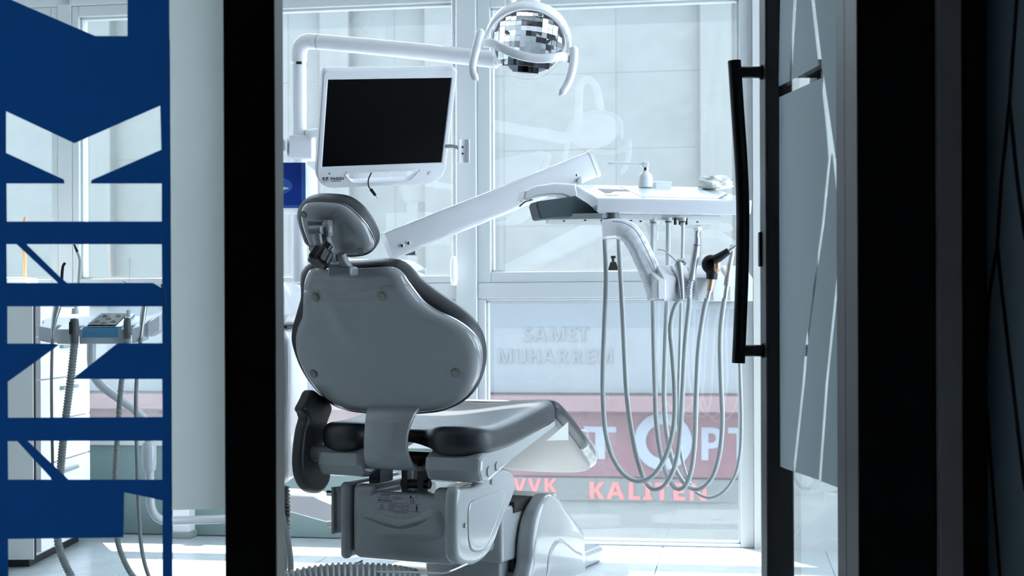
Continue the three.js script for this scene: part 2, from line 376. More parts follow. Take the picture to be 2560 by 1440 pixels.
glazing('window_8', 'transom light above the upper right window', -0.13, 0.921, 2.2, 2.7, [0.05, 0.05, 0.04, 0.04]);
glazing('window_9', 'transom light above the window with the monitor', -1.80, -0.212, 2.2, 2.7, [0.05, 0.05, 0.04, 0.04]);
glazing('window_10', 'transom light above the drawer cabinet', -2.33, -1.86, 2.2, 2.7, [0.05, 0.05, 0.04, 0.04]);
// the room is glazed on its other outer side as well
const SP = [2.0, 0, -5.12], SIDE_TURN = -Math.PI / 2;
glazing('window_11', 'tall side window beyond the open door close to the corner', 0.12, 1.34, 0.1, 2.62, [0.05, 0.05, 0.05, 0.05], SP, SIDE_TURN);
glazing('window_12', 'second tall side window beyond the open door close to the partition', 1.42, 2.66, 0.1, 2.62, [0.05, 0.05, 0.05, 0.05], SP, SIDE_TURN);
{
  const o = structure('wall_right', 'white side wall framing the tall window beyond the open door', 'wall', SP, SIDE_TURN);
  for (const [a, b] of [[[-0.15, 0, -0.2], [2.73, 0.1, 0.0]], [[-0.15, 2.62, -0.2], [2.73, 3.0, 0.0]], [[-0.15, 0.1, -0.2], [0.12, 2.62, 0.0]], [[1.34, 0.1, -0.2], [1.42, 2.62, 0.0]], [[2.66, 0.1, -0.2], [2.78, 2.62, 0.0]]]) mesh('wall_section', box(a, b), M.wallWhite, o);
}
const bar = (a, b, m, label) => { const o = tag(mesh('trim_' + (++trims), box(a, b, 0.005), m), label, 'frame', { kind: 'structure' }); o.position.set(...WP); o.rotation.y = WALL_TURN; };
bar([-0.212, 0, -0.10], [-0.130, 3.0, 0.045], M.frame, 'broad grey window post left of the tray');
bar([-1.86, 0, -0.10], [-1.80, 3.0, 0.03], M.frame, 'slim grey window post by the drawer cabinet');
bar([-0.13, 0.942, -0.08], [0.921, 1.004, 0.03], M.frame, 'grey cross rail below the tray');
bar([-1.80, 0.942, -0.08], [-0.212, 1.004, 0.03], M.frame, 'grey cross rail behind the chair headrest');
bar([-2.33, 0.942, -0.08], [-1.86, 1.004, 0.03], M.frame, 'grey cross rail over the drawer cabinet');
bar([-0.13, 2.12, -0.08], [0.921, 2.2, 0.03], M.frame, 'grey head rail above the operating lamp');
bar([-2.33, 2.14, -0.08], [-0.212, 2.2, 0.03], M.frame, 'grey head rail above the lamp arm');
bar([-2.33, 0, -0.10], [-1.86, 0.942, 0.0], M.wallWhite, 'white parapet behind the drawer cabinet');
bar([-1.80, 0, -0.08], [-0.212, 0.36, 0.0], M.teal, 'teal parapet panel low behind the chair');
{
  const q = tag(mesh('wall_back', box([-2.33, 2.7, -0.15], [0.921, 3.0, 0.02]), M.wallWhite), 'white lintel wall above the transom lights', 'wall', { kind: 'structure' });
  q.position.set(...WP); q.rotation.y = WALL_TURN;
}
{
  const o = tag(mesh('wall_back', box([0.921, 0, -0.15], [2.04, 3.0, 0.05]), M.wallWhite), 'white wall pier between the low window and the open door', 'wall', { kind: 'structure' });
  o.position.set(...WP); o.rotation.y = WALL_TURN;
}
{
  const p = structure('trim_' + (++trims), 'short white pipe casing at the foot of the teal panel', 'trim', WP, WALL_TURN);
  mesh('casing', box([-1.36, 0, 0.002], [-1.29, 0.36, 0.07], 0.004), M.whiteSatin, p);
  mesh('base_plate', box([-1.37, 0, 0.002], [-1.28, 0.025, 0.085], 0.004), M.hoseGrey, p);
}
// blind chain by the window post
{
  const c = thing('blind_chain', 'white bead chain with a clear weight hanging by the window post', 'blind chain');
  for (const u of [0, 1]) {
    const a = u ? [-0.208, 2.1705, -5.33] : [-0.2247, 2.1706, -5.33], b = u ? [-0.2108, 1.074, -5.33] : [-0.2261, 1.0741, -5.33];
    const line = mesh('chain', rod(a, b, 0.0012, 0.0012, 6), M.whiteSatin, c);
    const n = 120, g = new THREE.SphereGeometry(0.0026, 6, 4), parts = [];
    for (let i = 0; i < n; i++) { const t = i / n; parts.push(g.clone().translate(a[0] + (b[0] - a[0]) * t, a[1] + (b[1] - a[1]) * t, a[2] + (b[2] - a[2]) * t)); }
    const beads = mesh('beads', parts, M.whiteSatin, line);
    beads.userData.kind = 'stuff';
  }
  const w = [-0.2203, 0.9918, -5.33];
  mesh('weight', lathe([[0, 0], [0.011, 0.002], [0.014, 0.02], [0.014, 0.08], [0.010, 0.105], [0.004, 0.112], [0, 0.112]], 16).translate(...w), M.whiteSatin, c);
}
// small black bottle on the cross rail
{
  const p = [0.3781, 1.0434, -5.22], b = thing('black_stand', 'small black flared stand on the window cross rail', 'stand', p);
  mesh('body', prism([[-0.022, 0], [0.022, 0], [0.010, 0.032], [-0.010, 0.032]], -0.014, 0.014, 0.003), M.black, b);
  mesh('neck', cyl(0.0055, 0.0055, 0.014).translate(0, 0.039, 0), M.black, b);
  mesh('cap', box([-0.009, 0.045, -0.009], [0.009, 0.055, 0.009], 0.002), M.black, b);
}
// wall clock over the doorway, on the room side
{
  const p = [-1.945, 2.69, -2.392], c = thing('wall_clock', 'round white wall clock mirrored faintly in the window above the lamp arm', 'clock', p, Math.PI);
  mesh('rim', new THREE.TorusGeometry(0.15, 0.018, 12, 48).translate(0, 0, 0.02), M.handleGrey, c);
  mesh('dial', cyl(0.15, 0.15, 0.02, 48).rotateX(Math.PI / 2).translate(0, 0, 0.012), M.whiteSatin, c);
  mesh('hour_hand', box([-0.005, -0.01, 0.024], [0.005, 0.075, 0.027]).rotateZ(-0.9), M.black, c);
  mesh('minute_hand', box([-0.004, -0.015, 0.028], [0.004, 0.115, 0.031]).rotateZ(0.5), M.black, c);
}

// ---------------------------------------------------------------- the street outside, one storey lower
const FP = [0, 0, -20];
{
  const g = tag(mesh('street', box([-30, -0.3, -16], [30, 0, 0.5]), mat([0.24, 0.25, 0.25], 0.9)), 'sunlit pale street surface one storey below the windows', 'street', { kind: 'structure' });
  g.position.set(FP[0], -4, FP[2] + 14); g.rotation.y = WALL_TURN;
  const b = thing('building', 'pale clad building across the street with shop signs on its front', 'building', [FP[0], -4, FP[2]], WALL_TURN);
  const red = mat([0.070, 0.017, 0.028], 0.5), band = mat([0.083, 0.094, 0.104], 0.5), dark = mat([0.048, 0.055, 0.058], 0.5), ink = mat([0.074, 0.083, 0.092], 0.6);
  const letterWhite = mat([0.125, 0.143, 0.175], 0.5), led = mat([0.33, 0.05, 0.05], 0.5);
  led.emissive.setRGB(0.10, 0.008, 0.008);
  mesh('wall', box([-22, 0, -6], [18, 11, 0.006]), M.concrete[1], b);
  mesh('shop_front', box([-22, 0.4, -0.06], [18, 2.3, 0.0]), mat([0.112, 0.121, 0.125], 0.35), b);
  mesh('grey_sign_band', box([-22, 3.82, -0.06], [18, 5.1, 0.05], 0.01), band, b);
  mesh('red_sign_band', box([-22, 2.65, -0.06], [18, 3.80, 0.10], 0.01), red, b);
  mesh('dark_sign_strip', box([-22, 2.30, -0.06], [18, 2.63, 0.06], 0.01), dark, b);
  mesh('canopy', box([-22, 3.58, 0.0], [18, 3.80, 0.5], 0.02), mat([0.095, 0.05, 0.057], 0.6), b);
  const pg = [];
  for (let v = 0; v < 3; v++) pg.push(new RoundedBoxGeometry(1.595, 1.07, 0.06, 1, 0.002));
  for (let i = -7; i < 5; i++) for (let j = 0; j < 5; j++) {
    const p = mesh('cladding_panel', pg[0], M.concrete[(i * 5 + j * 3 + 70) % 3], b);
    p.position.set(1.5 + i * 1.6 - 0.8 + 1.6, 5.12 + 1.075 * j + 0.5375, -0.02 + 0.004 * ((i + j) & 1));
  }
  for (const s of [-6.2, -4.35, -2.55, -1.0, 2.9]) mesh('pilaster', box([s - 0.22, 5.1, 0], [s + 0.22, 11, 0.22], 0.02), M.concrete[2], b);
  const write = (text, size, s, y, z, m, name, parent, sx = 1) => { for (const ch of text.split('')) { if (ch === ' ') { s += size * 0.4; continue; } const g = new TextGeometry(ch, { font, size, depth: 0.02, curveSegments: 4 }); g.computeBoundingBox(); const w = g.boundingBox.max.x; g.scale(sx, 1, 1); mesh(name, g.translate(s, y, z), m, parent); s += (w + size * 0.13) * sx; } return s; };
  write('SAMET', 0.20, 0.17, 4.56, 0.05, ink, 'letter', b);
  write('MUHARREM', 0.20, -0.22, 4.25, 0.05, ink, 'letter', b);
  // big sign letters
  const ring = new THREE.Shape(); ring.absarc(0, 0, 0.40, 0, Math.PI * 2, false);
  const hole = new THREE.Path(); hole.absarc(0, 0, 0.24, 0, Math.PI * 2, true); ring.holes.push(hole);
  mesh('sign_letter', new THREE.ExtrudeGeometry(ring, { depth: 0.06, bevelEnabled: false, curveSegments: 40 }).translate(2.15, 3.16, 0.10), letterWhite, b);
  write('PTİ', 0.46, 2.62, 2.90, 0.10, letterWhite, 'sign_letter', b);
  write('T', 0.46, 1.02, 2.90, 0.10, letterWhite, 'sign_letter', b, 1.4);
  write('KALİTEN', 0.235, 1.08, 2.335, 0.06, led, 'red_letter', b, 1.15);
  write('VVK', 0.19, 0.02, 2.42, 0.06, led, 'red_letter', b, 1.15);
}

// ---------------------------------------------------------------- the dental chair
const CHAIR = [-0.32, 0, -4.2], CHAIR_TURN = -25 * Math.PI / 180;
{
  const c = thing('dental_chair', 'grey white dental chair with charcoal cushions seen from behind', 'dental chair', CHAIR, CHAIR_TURN);
  const lean = (y0, z0, deg, camber, xc) => { const a = deg * Math.PI / 180; return (x, t, n) => { const m = n - camber * (x - xc) ** 2; return [x, y0 + t * Math.cos(a) - m * Math.sin(a), z0 + t * Math.sin(a) + m * Math.cos(a)]; }; };
  // backrest
  const BR = lean(0.575, -0.02, 25, 0.25, -0.06), HR = lean(1.02, 0.2, 28, 0.8, -0.08);
  const shell = outline([[-0.2313, 0.4698], [-0.2614, 0.4461], [-0.2808, 0.403], [-0.2949, 0.3538], [-0.3135, 0.3095], [-0.34, 0.276], [-0.3599, 0.2365], [-0.3686, 0.1938], [-0.3639, 0.1508], [-0.3505, 0.1077], [-0.3265, 0.0675], [-0.296, 0.0349], [-0.2492, 0.0069], [-0.2007, -0.0022], [-0.1299, -0.0037], [-0.0478, -0.0025], [0.0335, 0.001], [0.0859, 0.007], [0.1334, 0.0184], [0.1741, 0.0391], [0.2078, 0.0676], [0.2376, 0.1094], [0.2558, 0.1586], [0.2614, 0.207], [0.2491, 0.2443], [0.2239, 0.2761], [0.1896, 0.3037], [0.1512, 0.3255], [0.1196, 0.3532], [0.0998, 0.3851], [0.0823, 0.4194], [0.0678, 0.4499], [0.0407, 0.4692], [-0.0146, 0.4698], [-0.0937, 0.4682], [-0.168, 0.468]], 140);
  const cushion = outline([[-0.3183, 0.4192], [-0.3025, 0.4492], [-0.2657, 0.4637], [-0.1973, 0.466], [-0.1159, 0.4669], [-0.0239, 0.4701], [0.0276, 0.4626], [0.0578, 0.4377], [0.0856, 0.3963], [0.1249, 0.3585], [0.1754, 0.3153], [0.2147, 0.2706], [0.2387, 0.2129], [0.2383, 0.1503], [0.2164, 0.0837], [0.1747, 0.0241], [0.1134, -0.0115], [0.0317, -0.0309], [-0.1766, -0.0397], [-0.306, -0.0224], [-0.3759, 0.0384], [-0.412, 0.1088], [-0.4215, 0.1905], [-0.4076, 0.2426], [-0.3726, 0.2995], [-0.3349, 0.3611]], 140);
  const b = mesh('backrest_shell', pillow(shell, roundRings(0.028, -0.055, 0), BR), M.chairShell, c);
  mesh('backrest_cushion', pillow(cushion, roundRings(0.042, -0.135, -0.035), BR), M.leather, c);
  const panel = outline([[-0.2695, 0.4137], [-0.2858, 0.3812], [-0.2964, 0.3483], [-0.3135, 0.3095], [-0.34, 0.276], [-0.3599, 0.2365], [-0.3686, 0.1938], [-0.3639, 0.1508], [-0.3505, 0.1077], [-0.3265, 0.0675], [-0.296, 0.0349], [-0.2492, 0.0069], [-0.2007, -0.0022], [-0.1299, -0.0037], [-0.0478, -0.0025], [0.0335, 0.001], [0.0859, 0.007], [0.1334, 0.0184], [0.1741, 0.0391], [0.2078, 0.0676], [0.2376, 0.1094], [0.2558, 0.1586], [0.2614, 0.207], [0.2491, 0.2443], [0.2239, 0.2761], [0.1896, 0.3037], [0.1512, 0.3255], [0.1196, 0.3532], [0.0998, 0.3851], [0.0846, 0.4131], [0.0723, 0.43], [0.0522, 0.4377], [0.0214, 0.4361], [-0.0199, 0.4273], [-0.0787, 0.4175], [-0.1367, 0.4141], [-0.1933, 0.4181], [-0.2406, 0.4263]], 140);
  mesh('raised_panel', pillow(panel, [[0.03, -0.05], [0.012, -0.04], [0.002, -0.028], [0, -0.02], [0.002, -0.012], [0.007, -0.004], [0.014, 0.002], [0.022, 0.006], [0.032, 0.0075]], BR), M.chairShell, b);
  for (const p of [[-0.2229, 0.3924], [0.0095, 0.3961], [-0.3071, 0.1324], [0.1863, 0.1423]]) {
    const q = BR(p[0], p[1], 0.0098), g = (r, h) => cyl(r, r, h, 24).rotateX(Math.PI / 2).rotateX(25 * Math.PI / 180).rotateY(0.5 * (p[0] + 0.06)).translate(...q);
    const cap = mesh('cap_ring', new THREE.TorusGeometry(0.0115, 0.0018, 10, 32).rotateX(25 * Math.PI / 180).rotateY(0.8 * (p[0] + 0.06)).translate(...q), M.handleGrey, b);
    mesh('cap_disc', g(0.0108, 0.003), M.capDisc, cap);
  }
  // headrest
  const hs = outline([[-0.2075, 0.1545], [-0.1927, 0.1775], [-0.1661, 0.19], [-0.1277, 0.1921], [-0.0771, 0.1879], [-0.0444, 0.1768], [-0.0185, 0.1489], [0.0027, 0.1119], [0.0125, 0.0735], [0.0121, 0.0489], [-0.0047, 0.0324], [-0.0365, 0.0242], [-0.0786, 0.0237], [-0.1328, 0.0315], [-0.1776, 0.0434], [-0.2028, 0.0548], [-0.2103, 0.0802], [-0.2126, 0.115]], 100);
  const hc = outline([[-0.2595, 0.1239], [-0.2436, 0.1555], [-0.213, 0.1792], [-0.1706, 0.19], [-0.1184, 0.1898], [-0.0731, 0.1815], [-0.0379, 0.155], [-0.0156, 0.1165], [-0.0049, 0.0761], [-0.004, 0.0458], [-0.0188, 0.019], [-0.0493, 0.0026], [-0.1183, 0], [-0.195, 0.0135], [-0.2499, 0.0341], [-0.26, 0.0672]], 100);
  const h = mesh('headrest_shell', pillow(hs, roundRings(0.024, -0.045, 0), HR), M.chairShell, c);
  mesh('headrest_cushion', pillow(hc, roundRings(0.036, -0.115, -0.03), HR), M.leather, c);
  for (const p of [[-0.184, 0.1619], [-0.0714, 0.1586], [-0.0225, 0.0419], [-0.1892, 0.0506]]) {
    const q = HR(p[0], p[1], 0.001), cap = mesh('cap_ring', new THREE.TorusGeometry(0.009, 0.002, 10, 28).rotateX(28 * Math.PI / 180).rotateY(1.6 * (p[0] + 0.08)).translate(...q), M.handleGrey, h);
    mesh('cap_disc', cyl(0.0085, 0.0085, 0.003, 24).rotateX(Math.PI / 2 + 28 * Math.PI / 180).rotateY(1.6 * (p[0] + 0.08)).translate(...q), M.capDisc, cap);
  }
  // headrest bracket
  const jt = mesh('hinge_plate', sweep([[-0.1487, 1.139, 0.29], [-0.0831, 1.1393, 0.276]], 2, () => rrect(0.03, 0.014, 0.005), [0, 1, 0], 0.6), M.chairGrey, c);
  mesh('hinge_tab', sweep([[-0.0893, 1.137, 0.2899], [-0.0805, 1.1161, 0.3023], [-0.0818, 1.0997, 0.2974]], 12, (t) => rrect(0.024, 0.029 - 0.006 * t * t, 0.008), [1, 0, 0.45], 0.8), M.chairGrey, jt);
  mesh('hinge_barrel', rod([-0.1273, 1.1154, 0.3186], [-0.086, 1.116, 0.3215], 0.0115, 0.0115, 24), M.chairGrey, jt);
  mesh('hinge_arm', sweep([[-0.0905, 1.1025, 0.3015], [-0.0917, 1.0737, 0.28], [-0.095, 1.0343, 0.2429]], 14, () => rrect(0.022, 0.028, 0.005), [1, 0.3, 0.45], 0.6), M.chairGrey, c);
  mesh('hinge_arm', sweep([[-0.1066, 1.1159, 0.32], [-0.1045, 1.096, 0.3191], [-0.1016, 1.0684, 0.3122]], 10, () => rrect(0.014, 0.033, 0.005), [1, 0, 0.45], 0.6), M.chairGrey, c);
  mesh('support_bar', sweep([[-0.0667, 1.0518, 0.2518], [-0.0663, 1.0305, 0.2405], [-0.0609, 1.0021, 0.216]], 12, (t) => rrect(0.022, 0.025 + 0.006 * t, 0.006), [1, 0.4, 0.45], 0.6), M.chairGrey, c);
  const sb = [-0.0814, 1.0006, 0.2255];
  mesh('slide_block', box([sb[0] - 0.038, sb[1] - 0.014, sb[2] - 0.03], [sb[0] + 0.040, sb[1] + 0.015, sb[2] + 0.02], 0.009), M.chairGrey, c);
  {
    const k = [-0.0824, 1.0392, 0.3363], star = [];
    for (let i = 0; i < 60; i++) { const a = i / 60 * 2 * Math.PI, r = 0.0312 + 0.0026 * Math.cos(6 * a); star.push([r * Math.cos(a), r * Math.sin(a)]); }
    mesh('clamp_knob', pillow(star, roundRings(0.009, -0.022, 0.024)).rotateX(0.95).rotateZ(-0.2).translate(...k), M.blackGloss, c, 'black lobed plastic knob');
    mesh('knob_stem', rod([k[0], k[1] + 0.005, k[2] - 0.005], [k[0] + 0.01, k[1] + 0.035, k[2] - 0.03], 0.012), M.blackGloss, c);
  }
  // strap from backrest to seat
  mesh('back_strap', sweep([[-0.045, 0.62, -0.05], [-0.045, 0.585, 0.005], [-0.045, 0.545, 0.03], [-0.045, 0.50, 0.042], [-0.045, 0.455, 0.036], [-0.045, 0.42, 0.005], [-0.045, 0.412, -0.06]], 40, (t) => rrect(0.014, 0.165 + 0.018 * Math.cos(t * 6.3), 0.004), [1, 0, 0], 0.7), M.chairShell, c);
  // seat cushion
  const top = (w) => 0.548 + 0.055 * THREE.MathUtils.smoothstep(w, 0.05, 0.6);
  const seatPlan = outline([[-0.17, -0.035], [-0.25, -0.03], [-0.305, 0.02], [-0.31, 0.15], [-0.30, 0.35], [-0.29, 0.5], [-0.265, 0.565], [-0.1, 0.575], [0.1, 0.575], [0.235, 0.565], [0.262, 0.5], [0.268, 0.35], [0.27, 0.15], [0.262, 0.02], [0.21, -0.03], [0.13, -0.035], [0.08, 0.0], [0.04, 0.045], [-0.06, 0.05], [-0.12, 0.03], [-0.14, 0.0]], 140, 0.4);
  const dish = (x, w) => -0.018 * Math.exp(-(((x + 0.02) / 0.16) ** 2)) * THREE.MathUtils.smoothstep(w, -0.05, 0.1);
  mesh('seat_cushion', pillow(seatPlan, roundRings(0.036, -0.092, 0), (x, w, q) => [x, top(w) + dish(x, w) * (q > -0.05 ? 1 : 0) + (q < -0.05 ? 0.03 * Math.exp(-(((x + 0.04) / 0.1) ** 2)) : 0) + q, -w]), M.leather, c);
  // leg rest
  const legTop = (w) => 0.604 - 0.43 * (w - 0.56) - 0.10 * Math.max(0, w - 0.56) ** 2;
  const legPlan = outline([[-0.26, 0.57], [-0.265, 0.8], [-0.25, 0.97], [-0.19, 1.04], [-0.02, 1.06], [0.15, 1.045], [0.22, 0.99], [0.24, 0.85], [0.255, 0.57], [0.12, 0.565], [-0.12, 0.565]], 110, 0.4);
  mesh('leg_cushion', pillow(legPlan, roundRings(0.03, -0.062, 0), (x, w, q) => [x, legTop(w) + q, -w]), M.leather, c);
  mesh('leg_shell', pillow(legPlan, [[0.03, -0.078], [0.022, -0.074], [0.02, -0.066], [0.02, -0.058]], (x, w, q) => [x, legTop(w) + q, -w]), mat([0.10, 0.105, 0.11], 0.4), c, 'plain underside panel of the leg rest');
  mesh('pull_strap', box([-0.03, 0.318, -1.03], [0.075, 0.336, -1.05], 0.004), M.black, c);
  mesh('strap_buckle', box([0.0, 0.314, -1.051], [0.045, 0.338, -1.06], 0.002), M.steel, c);
  mesh('label_card', prism([[0, 0], [0.075, 0], [0.075, 0.06]], 0, 0.002).rotateY(Math.PI / 2 - 0.9).translate(0.215, 0.462, -0.56), M.tissue, c, 'paper label corner on the leg rest');
  const wrapPlan = outline([[-0.27, 0.82], [-0.27, 0.9], [-0.255, 0.98], [-0.192, 1.046], [-0.02, 1.066], [0.152, 1.051], [0.226, 0.995], [0.246, 0.88], [0.25, 0.82], [0.1, 0.815], [-0.12, 0.815]], 110, 0.4);
  mesh('foot_cover', pillow(wrapPlan, roundRings(0.033, -0.067, 0.005), (x, w, q) => [x, legTop(w) + q + 0.0012 * Math.sin(140 * w + 60 * x) + 0.0008 * Math.sin(310 * x - 90 * w), -w]), M.wrap, c, 'clear plastic foot cover');
  // seat under-shells
  const sideShell = [[0.025, 0.456], [0.03, 0.42], [0.012, 0.388], [-0.03, 0.38], [-0.10, 0.40], [-0.25, 0.445], [-0.40, 0.492], [-0.54, 0.512], [-0.545, 0.53], [-0.2, 0.50], [0.0, 0.47]];
  mesh('seat_shell', prismX(sideShell, 0.075, 0.262, 0.016), M.chairShell, c);
  mesh('seat_shell', prismX(sideShell, -0.30, -0.14, 0.016), M.chairShell, c);
  mesh('screw_boss', rod([0.262, 0.415, -0.03], [0.266, 0.415, -0.03], 0.016), M.chairShell, c);
  mesh('screw_boss', rod([0.262, 0.425, -0.085], [0.266, 0.425, -0.085], 0.014), M.chairShell, c);
  mesh('cross_tube', rod([-0.24, 0.435, -0.12], [0.2, 0.435, -0.12], 0.02), M.darkPlastic, c);
  // arm rest
  const arm = outline([[0.0025, 0.6452], [0.0296, 0.6195], [0.0564, 0.588], [0.0352, 0.566], [0.0517, 0.5299], [0.066, 0.4775], [0.0708, 0.4203], [0.0587, 0.3739], [0.0257, 0.3393], [-0.0193, 0.3221], [-0.0576, 0.327], [-0.0872, 0.3479], [-0.0984, 0.3787], [-0.0854, 0.4139], [-0.0585, 0.4502], [-0.0603, 0.4923], [-0.0808, 0.5374], [-0.1077, 0.5803], [-0.0868, 0.6092], [-0.0368, 0.6308]], 90);
  mesh('arm_rest', pillow(outline(arm.map(([z, y]) => [-z, y]), 90), roundRings(0.012, -0.02, 0.022)).rotateY(Math.PI / 2).translate(-0.345, 0, 0), M.darkPlastic, c, 'dark folded arm rest');
  mesh('arm_pivot', rod([-0.335, 0.452, 0.0], [-0.215, 0.448, -0.01], 0.027), M.chairGrey, c);
  // lift mechanism between seat and motor housing
  mesh('lift_link', [box([-0.055, 0.34, -0.10], [-0.035, 0.43, -0.07]), box([0.0, 0.34, -0.10], [0.02, 0.43, -0.07]), rod([-0.06, 0.36, -0.085], [0.035, 0.36, -0.085], 0.014), rod([0.005, 0.36, -0.09], [0.07, 0.42, -0.14], 0.008)], M.black, c);
  mesh('lift_plate', box([-0.2, 0.35, -0.2], [-0.16, 0.40, -0.12]), M.slate, c);
  mesh('lift_plate', box([0.16, 0.35, -0.2], [0.18, 0.40, -0.12]), M.slate, c);
  mesh('motor_cover', box([-0.11, 0.335, -0.30], [-0.05, 0.43, -0.22], 0.02), M.whiteSatin, c);
  // motor housing
  const mh = mesh('motor_housing', box([-0.195, 0.132, -0.33], [0.168, 0.342, 0.0], 0.028), M.chairShell, c);
  mesh('shoulder', box([-0.193, 0.25, -0.30], [-0.105, 0.362, -0.004], 0.022), M.chairShell, mh);
  mesh('shoulder', box([0.085, 0.25, -0.30], [0.166, 0.362, -0.004], 0.022), M.chairShell, mh);
  const smile = outline([[-0.1654, 0.2881], [-0.1369, 0.2884], [-0.0992, 0.2782], [-0.0525, 0.2645], [-0.0131, 0.2619], [0.0307, 0.2744], [0.0673, 0.2965], [0.0945, 0.3039], [0.1193, 0.2953], [0.1282, 0.2739], [0.1303, 0.2422], [0.1248, 0.218], [0.085, 0.1996], [-0.0157, 0.1891], [-0.1185, 0.1846], [-0.1611, 0.1962], [-0.1742, 0.2323], [-0.175, 0.265]], 100);
  mesh('moulded_panel', pillow(smile, [[0, -0.02], [0, -0.002], [0.006, 0.002], [0.016, 0.0045], [0.028, 0.0055]]), M.chairShell, mh);
  mesh('end_cap', box([-0.235, 0.128, -0.33], [-0.1985, 0.366, 0.004], 0.018), M.chairShell, mh);
  const cheek = outline([[0.0766, 0.3695], [0.0407, 0.3741], [-0.047, 0.3676], [-0.1105, 0.3789], [-0.1759, 0.3966], [-0.2528, 0.4001], [-0.3119, 0.3787], [-0.3276, 0.337], [-0.3032, 0.2997], [-0.2564, 0.2593], [-0.2124, 0.2215], [-0.174, 0.1817], [-0.1223, 0.1487], [-0.0449, 0.1348], [0.0341, 0.1462], [0.0724, 0.1671], [0.0832, 0.1959], [0.0857, 0.2892]], 100);
  const cx = cheek.map(([z, y]) => [-z, y]), cheekOut = outline(cx, 120);
  mesh('cheek_panel', pillow(cheekOut, roundRings(0.016, -0.04, 0.004)).rotateY(Math.PI / 2).translate(0.21, 0, 0), M.chairShell, mh);
  const inset = outline([[-0.0031, 0.3252], [-0.0565, 0.3308], [-0.1483, 0.3344], [-0.2389, 0.3352], [-0.2455, 0.317], [-0.219, 0.2829], [-0.1852, 0.246], [-0.1471, 0.2103], [-0.1097, 0.1792], [-0.0596, 0.1707], [-0.0107, 0.182], [0.0084, 0.2085], [0.0149, 0.2606], [0.0128, 0.3036]], 90).map(([z, y]) => [-z, y]);
  mesh('cheek_relief', pillow(outline(inset, 90), [[0, -0.004], [0, 0.001], [0.003, 0.003], [0.008, 0.004]]).rotateY(Math.PI / 2).translate(0.214, 0, 0), M.chairShell, mh);
  for (const p of [[-0.1449, 0.3701], [0.034, 0.2624]]) mesh('screw_cap', rod([0.212, p[1], p[0]], [0.219, p[1], p[0]], 0.0075), M.capDisc, mh);
  // rating plate print
  {
    const k = document.createElement('canvas'); k.width = 1024; k.height = 512;
    const x = k.getContext('2d'); x.clearRect(0, 0, 1024, 512); x.fillStyle = 'rgba(214,210,220,0.18)'; x.fillRect(0, 0, 1024, 512);
    x.fillStyle = '#5a1626'; x.font = 'italic bold 110px sans-serif'; x.fillText('rem', 110, 92);
    x.fillStyle = '#2a2e3a'; x.font = 'bold 30px sans-serif'; x.fillText('DENTAL ÜNİTELERİ', 50, 136);
    x.fillStyle = '#0c1018'; x.font = 'bold 62px sans-serif'; x.fillText('Rapident', 110, 205); x.beginPath(); x.moveTo(40, 185); x.lineTo(95, 150); x.lineTo(95, 212); x.fill();
    x.fillRect(0, 232, 1024, 6); x.fillRect(0, 404, 1024, 6); x.fillRect(290, 238, 5, 166); x.fillRect(600, 238, 5, 166); x.fillRect(290, 322, 590, 4); x.fillRect(720, 20, 4, 212);
    for (const [a, b, w] of [[390, 78, 290], [400, 106, 240], [400, 134, 240], [312, 262, 160], [312, 296, 260], [330, 425, 430], [400, 460, 300]]) for (let i = 0; i < w; i += 14) x.fillRect(a + i, b, 9, 12);
    x.font = 'bold 40px sans-serif'; x.fillText('Ürün Adı', 615, 300); x.fillText('Seri No', 615, 380); x.fillText('Model', 310, 380);
    x.fillRect(770, 90, 130, 16); x.beginPath(); x.arc(820, 62, 26, 0, 7); x.fill(); x.font = 'bold 60px sans-serif'; x.fillText('Z', 930, 84); x.font = 'bold 96px sans-serif'; x.fillText('CE', 800, 212);
    x.lineWidth = 8; x.strokeStyle = '#0c1018'; x.beginPath(); x.moveTo(140, 268); x.lineTo(190, 370); x.lineTo(90, 370); x.closePath(); x.stroke(); x.fillText('!', 0, -90); x.fillRect(136, 300, 8, 40); x.fillRect(136, 348, 8, 9);
    x.beginPath(); x.arc(955, 262, 14, 0, 7); x.fill(); x.fillRect(932, 280, 46, 64); x.fillRect(934, 340, 17, 62); x.fillRect(959, 340, 17, 62);
    const t = new THREE.CanvasTexture(k); t.colorSpace = THREE.SRGBColorSpace;
    const q = [[-0.1032, 0.3405], [0.0472, 0.3394], [-0.1035, 0.2738]];
    const m = new THREE.MeshStandardMaterial({ map: t, transparent: true, roughness: 0.35 });
    mesh('rating_plate', new THREE.PlaneGeometry(q[1][0] - q[0][0], q[0][1] - q[2][1]).translate((q[0][0] + q[1][0]) / 2, (q[0][1] + q[2][1]) / 2, 0.0015), m, mh, 'printed rating plate');
  }
  mesh('wire_guard', tube([[-0.1204, 0.1385, 0.0561], [-0.1072, 0.1381, 0.1162], [-0.1005, 0.1338, 0.1572], [-0.037, 0.1329, 0.1717], [0.0984, 0.1412, 0.1748], [0.2273, 0.1504, 0.1809], [0.2416, 0.155, 0.1632], [0.2551, 0.1632, 0.1017]], 0.0032, 60, 8), M.steel, c);
  const bk = mesh('bolt_bracket', [box([-0.262, 0.205, -0.05], [-0.235, 0.345, -0.03]), box([-0.276, 0.20, -0.10], [-0.268, 0.345, -0.02]), box([-0.27, 0.33, -0.09], [-0.2, 0.345, -0.03]), box([-0.27, 0.205, -0.09], [-0.2, 0.22, -0.03])], M.hoseGrey, c);
  for (const y of [0.322, 0.226]) mesh('bolt', rod([-0.305, y, -0.045], [-0.276, y, -0.045], 0.0095, 0.0095, 16), M.chrome, bk);
  // base
  mesh('base_beam', box([-0.10, 0.10, -0.70], [0.195, 0.275, -0.26], 0.012), M.chairShell, c);
  mesh('base_beam_step', box([-0.10, 0.02, -0.66], [0.17, 0.155, -0.30], 0.01), M.chairShell, c);
